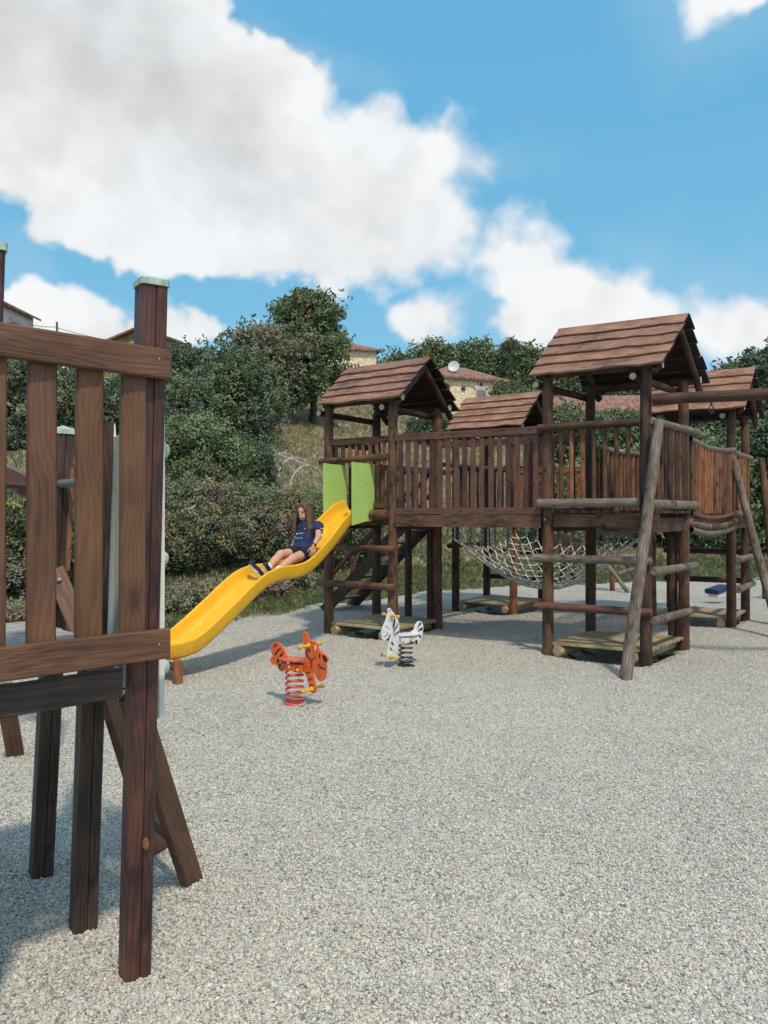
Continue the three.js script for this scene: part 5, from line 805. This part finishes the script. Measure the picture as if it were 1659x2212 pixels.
/* bare polytunnel hoops on the slope */
{
  const c = hpos(600, 26.5), t = thing('tunnel_hoops', 'bare pale hoops of a garden tunnel on the dry slope', 'garden hoops', c);
  for (let i = 0; i < 5; i++) { const b = c.clone().add(V(-0.62 + i * 0.42, 0, -0.25 + i * 0.13)); b.y = groundY(b.x, -b.z); const pts = []; for (let k = 0; k <= 12; k++) { const a = Math.PI * k / 12; pts.push(b.clone().add(V(Math.cos(a) * 0.55, Math.sin(a) * 0.9 - 0.05, -Math.cos(a) * 0.75))); } put(t, 'hoop', tube(pts, 0.016, 30, 6), flat(0xc4c6c4, 0.5)); }
  const a = c.clone().add(V(-0.62, 0.86, -0.25)), b = c.clone().add(V(1.06, 0.86, 0.27)); a.y = groundY(a.x, -a.z) + 0.85; b.y = groundY(b.x, -b.z) + 0.85; put(t, 'ridge_bar', tube([a, lerp3(a, b, 0.5), b], 0.013, 8, 5), flat(0xc4c6c4, 0.5));
}

/* ---------- trees, bushes, hedge ---------- */
function sprig(n, len, w, sd) {                                      // several small folded leaves on a short twig
  const t = [], uv = [];
  for (let i = 0; i < n; i++) { const a = hash3(i, 1, sd) * 6.28, e = (hash3(i, 2, sd) - 0.35) * 1.6, d = V(Math.cos(a) * Math.cos(e), Math.sin(e), Math.sin(a) * Math.cos(e)), s = d.clone().cross(V(0, 1, 0.3)).normalize(), nn = s.clone().cross(d), o = V(hash3(i, 3, sd) - 0.5, hash3(i, 4, sd) - 0.5, hash3(i, 5, sd) - 0.5).multiplyScalar(len * 1.7); const m = o.clone().addScaledVector(d, len * 0.45), tip = o.clone().addScaledVector(d, len).addScaledVector(nn, -len * 0.15), l = m.clone().addScaledVector(s, w).addScaledVector(nn, w * 0.4), r = m.clone().addScaledVector(s, -w).addScaledVector(nn, w * 0.4); for (const q of [o, l, tip, o, tip, r]) t.push(q.x, q.y, q.z), uv.push(0, 0); }
  return soup(t, uv);
}
const leafMat = new THREE.MeshStandardMaterial({ roughness: 0.75, side: THREE.DoubleSide });
const sprigs = { fine: sprig(7, 0.075, 0.02, 801), mid: sprig(7, 0.13, 0.04, 811), big: sprig(8, 0.22, 0.07, 821), needle: sprig(10, 0.2, 0.02, 831) };
const barkMap = woodMaterial(101, [38, 32, 28], [78, 68, 60], [116, 104, 92], { contrast: 0.9, blotch: 0.9, cracks: 1, bump: 0.01, rough: 0.95 });
const tones = { green: [[0.103, 0.160, 0.078], [0.207, 0.270, 0.142]], dark: [[0.068, 0.110, 0.067], [0.130, 0.187, 0.110]], olive: [[0.161, 0.187, 0.105], [0.269, 0.292, 0.174]], bright: [[0.145, 0.220, 0.088], [0.259, 0.341, 0.161]], brown: [[0.207, 0.165, 0.148], [0.341, 0.286, 0.242]], dull: [[0.099, 0.143, 0.105], [0.181, 0.231, 0.168]] };
const toneWord = { green: 'mid green', dark: 'dark green', olive: 'olive green', bright: 'bright yellow green', brown: 'brownish', dull: 'grey green' };
function plant(name, label, category, group, base, o) {
  // clumps of sprigs held on limbs; o: h height, rx, rz crown radii, low: lowest leaves as a share of h, n sprigs, tone, kind
  const t = thing(name, label, category, base, group), h = o.h, low = o.low ?? 0.2, clumps = [], limbs = [];
  const nc = o.clumps ?? 26;
  for (let i = 0; i < nc; i++) {
    const f = Math.pow(rnd(), 0.8), y = mix(low, 0.97, f), prof = o.cone ? Math.max(0.06, 1 - (y - low) / (1 - low)) : Math.sqrt(Math.max(0.05, 1 - Math.pow((y - (low + 1) / 2 * 0.94) / ((1 - low) / 2 * 1.06), 2))), a = rnd() * 6.2832, r = prof * Math.sqrt(rr(0.15, 1));
    clumps.push([V(Math.cos(a) * r * o.rx, y * h, Math.sin(a) * r * (o.rz ?? o.rx)), (o.clump ?? 0.3) * rr(0.6, 1.3) * (o.cone ? 0.5 + prof * 0.5 : 1)]);
  }
  const trunkTop = V(rr(-0.1, 0.1) * o.rx, h * (o.cone ? 0.95 : mix(low, 1, 0.45)), 0), tr = o.trunk ?? h * 0.018;
  if (o.stems) for (let i = 0; i < o.stems; i++) { const a = V(rr(-0.5, 0.5) * o.rx, -0.1, rr(-0.5, 0.5) * (o.rz ?? o.rx)), b = pick(clumps)[0]; limbs.push(log(a.clone().add(base), b.clone().add(base), tr, tr * 0.35, 6, 0.08 * h)); }
  else { limbs.push(log(base.clone().add(V(0, -0.15, 0)), base.clone().add(trunkTop), tr * 1.2, tr * 0.45, 9, 0.03 * h)); for (const [c] of clumps) if (rnd() < 0.55) limbs.push(log(base.clone().add(lerp3(V(0, h * low * 0.6, 0), trunkTop, clamp(c.y / h * 0.9, 0.1, 0.95))), base.clone().add(c), tr * 0.4, tr * 0.12, 5, 0.05)); }
  put(t, o.stems ? 'stems' : 'trunk', mergeGeometries(limbs), barkMap);
  const T = tones[o.tone], T2 = tones[o.tone2 ?? o.tone], per = Math.floor(o.n / nc), cTone = clumps.map(() => [rnd(), rnd() < (o.share ?? 0)]);
  const im = scatter(o.stems ? 'foliage' : 'crown', sprigs[o.kind ?? 'mid'], leafMat, nc * per, (i) => {
    const k = Math.floor(i / per), [c, r] = clumps[k], [b, alt] = cTone[k], g = V(gauss(), gauss() * 0.75, gauss()).multiplyScalar(r * 0.55), p = c.clone().add(g); if (p.y < 0.03) p.y = rnd() * 0.3;
    const TT = alt ? T2 : T, m = clamp(0.45 * b + 0.55 * rnd(), 0, 1), v = rr(0.75, 1.2), s = rr(0.7, 1.3) * (o.leaf ?? 1), yel = rnd() < (o.yellow ?? 0.02); let col = [0, 1, 2].map((q) => mix(TT[0][q], TT[1][q], m) * v); if (yel) col = [0.28 * v, 0.21 * v, 0.06 * v];
    return { p, e: new THREE.Euler(rnd() * 6.28, rnd() * 6.28, rnd() * 6.28), s: V(s, s, s), c: col };
  }, t);
  im.userData = { kind: 'stuff' }; return t;
}
const onHill = (px, Z) => { const X = (px - CX) / FOC * Z; return W(X, groundY(X, Z) - 0.03, Z); };
const topAt = (base, py) => EYE + (CY - py) / FOC * -base.z - base.y;
function tree(px, Z, topY, halfW, tone, label, o = {}) { const b = onHill(px, Z); const h = Math.max(0.8, topAt(b, topY) - 0.75 * (o.clump ?? 0.6)); return plant(o.name ?? 'tree', label, 'tree', o.group ?? 'trees on the hillside', b, { h, rx: halfW / FOC * Z, tone, n: 5200, clumps: 34, clump: 0.16 * h, low: 0.15, kind: 'big', ...o }); }
// the large airy tree beside the tall house, and its neighbours
tree(672, 38, 618, 92, 'green', 'tall airy broadleaf tree, highest on the skyline', { n: 6200, clumps: 78, low: 0.2, kind: 'mid', clump: 0.62, leaf: 1.15, tone2: 'olive', share: 0.35, yellow: 0.05, name: 'broadleaf_tree', trunk: 0.17 });
tree(575, 36, 690, 66, 'olive', 'olive brown tree leaning on the tall airy tree', { n: 4600, clumps: 36, low: 0.2, tone2: 'brown', share: 0.35, kind: 'mid', clump: 0.8, leaf: 1.2 });
tree(500, 31, 742, 74, 'green', 'broad grey green tree above the bramble bank', { n: 7600, clumps: 46, low: 0.04, tone2: 'dull', share: 0.4, kind: 'mid', clump: 0.75 });
const leftG = 'trees crowding the bank behind the square-post tower', leftL = ' bushy tree on the bank behind the square-post tower';
for (const [px, Z, top, hw, tone] of [[425, 34, 742, 60, 'dark'], [385, 29, 800, 70, 'green'], [330, 33, 790, 70, 'green'], [250, 31, 815, 75, 'dark'], [165, 33, 800, 75, 'green'], [80, 30, 770, 70, 'olive'], [0, 31, 770, 80, 'green'], [-90, 32, 760, 80, 'green']]) tree(px, Z, top, hw, tone, toneWord[tone] + leftL, { group: leftG, low: 0.04, kind: 'mid', clump: 0.7, n: 5600, clumps: 38, tone2: 'dull', share: 0.3 });
tree(418, 20, 880, 85, 'bright', 'yellow green sapling rising out of the brambles next to the capped post', { n: 5200, low: 0.12, kind: 'fine', clumps: 40, clump: 0.42, leaf: 1.3, tone2: 'green', share: 0.4, yellow: 0.04, trunk: 0.06 });
tree(540, 23, 950, 40, 'dark', 'small dark bush tree below the dry slope', { n: 3600, low: 0.02, kind: 'fine', clump: 0.4, leaf: 1.3 });
// bramble hedge on the bank
const hedgeG = 'bramble hedge bushes on the bank', hedgeL = 'tangled bramble bush in the hedge on the bank, leaves mostly ';
for (const [px, Z, top, hw, tone, tone2] of [[-60, 14.5, 1010, 90, 'green', 'brown'], [40, 15, 1020, 90, 'green', 'brown'], [140, 15.5, 1030, 90, 'green', 'bright'], [235, 16, 1025, 80, 'olive', 'green'], [320, 16.2, 1010, 80, 'olive', 'brown'], [390, 16.6, 1000, 85, 'dark', 'olive'], [455, 17.2, 1010, 80, 'olive', 'brown'], [520, 17.8, 1000, 80, 'green', 'brown'], [580, 18.4, 1010, 75, 'olive', 'brown'], [640, 19.2, 1005, 75, 'green', 'olive'], [700, 20, 1010, 70, 'dark', 'olive'], [755, 21, 1020, 60, 'green', 'olive']]) {
  const b = onHill(px, Z), h = topAt(b, top + (px > 480 ? 72 : 58)); plant('bramble_bush', hedgeL + toneWord[tone], 'bush', hedgeG, b, { h, rx: hw / FOC * Z, rz: 0.9, tone, tone2, share: 0.38, low: 0.05, n: 6400, clumps: 44, clump: 0.36, kind: 'fine', leaf: 1.0, yellow: 0.07, stems: 16, trunk: 0.012 });
}
const lowG = 'low dry shrubs at the foot of the bank', lowL = 'low straggly dry shrub at the foot of the bank';
for (const [px, Z, w] of [[375, 13.6, 0.7], [440, 14.4, 0.8], [500, 14.8, 0.7], [560, 15.8, 0.8], [300, 13.2, 0.8], [625, 16.8, 0.7], [60, 12.6, 0.8], [180, 12.8, 0.8]]) plant('low_shrub', lowL, 'shrub', lowG, onHill(px, Z), { h: rr(0.18, 0.36), rx: w * 0.8, rz: 0.6, tone: 'olive', tone2: 'brown', share: 0.5, low: 0.05, n: 700, clumps: 18, clump: 0.14, kind: 'fine', leaf: 0.9, yellow: 0.06, stems: 8, trunk: 0.007 });
// trees on the skyline between and right of the towers
const skyG = 'trees on the skyline behind the farmhouse', skyL = ' tree on the skyline behind the farmhouse';
for (const [px, Z, top, hw, tone] of [[872, 84, 760, 32, 'green'], [945, 82, 742, 48, 'green'], [1035, 80, 732, 50, 'green'], [1150, 78, 755, 50, 'green'], [1000, 86, 748, 40, 'dark'], [1230, 76, 790, 60, 'green'], [1300, 74, 800, 60, 'dark'], [1400, 70, 800, 60, 'green']]) tree(px, Z, top, hw, tone, toneWord[tone] + skyL, { group: skyG, n: 4200, clump: 1.2, clumps: 30, leaf: 1.6, low: 0.05, tone2: 'green', share: 0.3 });
tree(1103, 77, 728, 36, 'dark', 'dark pointed conifer on the skyline beside the farmhouse', { name: 'conifer_tree', cone: true, kind: 'needle', n: 4800, clumps: 60, clump: 1.0, leaf: 2.0, low: 0.05 });
tree(1105, 52, 820, 50, 'olive', 'rounded olive green bush tree right of the farmhouse', { n: 4600, low: 0.02, clump: 0.6, clumps: 34, tone2: 'green', share: 0.4, leaf: 1.0, kind: 'mid' });
tree(930, 44, 885, 30, 'dark', 'small round dark evergreen bush on the dry slope', { name: 'evergreen_bush', n: 3200, low: 0.0, clump: 0.4, clumps: 26, kind: 'mid' });
tree(905, 45, 905, 18, 'dark', 'smallest dark evergreen bush, beside the round one', { name: 'evergreen_bush', n: 1600, low: 0.0, clump: 0.3, clumps: 16, kind: 'mid' });
tree(1040, 56, 866, 34, 'green', 'clipped green hedge bush in front of the farmhouse wall', { name: 'evergreen_bush', n: 2600, low: 0.0, clump: 0.4, clumps: 26, kind: 'mid' });
const rightG = 'trees behind the nearest and far log towers', rightL = ' leafy tree on the slope behind the nearest and far log towers';
for (const [px, Z, top, hw, tone] of [[1210, 36, 872, 46, 'olive'], [1345, 34, 880, 55, 'green'], [1280, 27, 985, 45, 'bright'], [1375, 28, 960, 50, 'green'], [1445, 38, 850, 55, 'green'], [1520, 34, 800, 55, 'dark'], [1590, 36, 765, 60, 'dark'], [1650, 32, 735, 55, 'dull'], [1720, 31, 730, 70, 'dark'], [1470, 28, 945, 45, 'dark'], [1540, 27, 930, 50, 'green'], [1620, 27.5, 900, 55, 'dark'], [1700, 27, 880, 60, 'dark'], [1215, 26, 1015, 40, 'green']]) tree(px, Z, top, hw, tone, toneWord[tone] + rightL, { group: rightG, n: 4600, clumps: 34, low: 0.04, kind: 'mid', clump: 0.65, leaf: 1.1, tone2: 'green', share: 0.35 });

renderer.render(scene, camera);
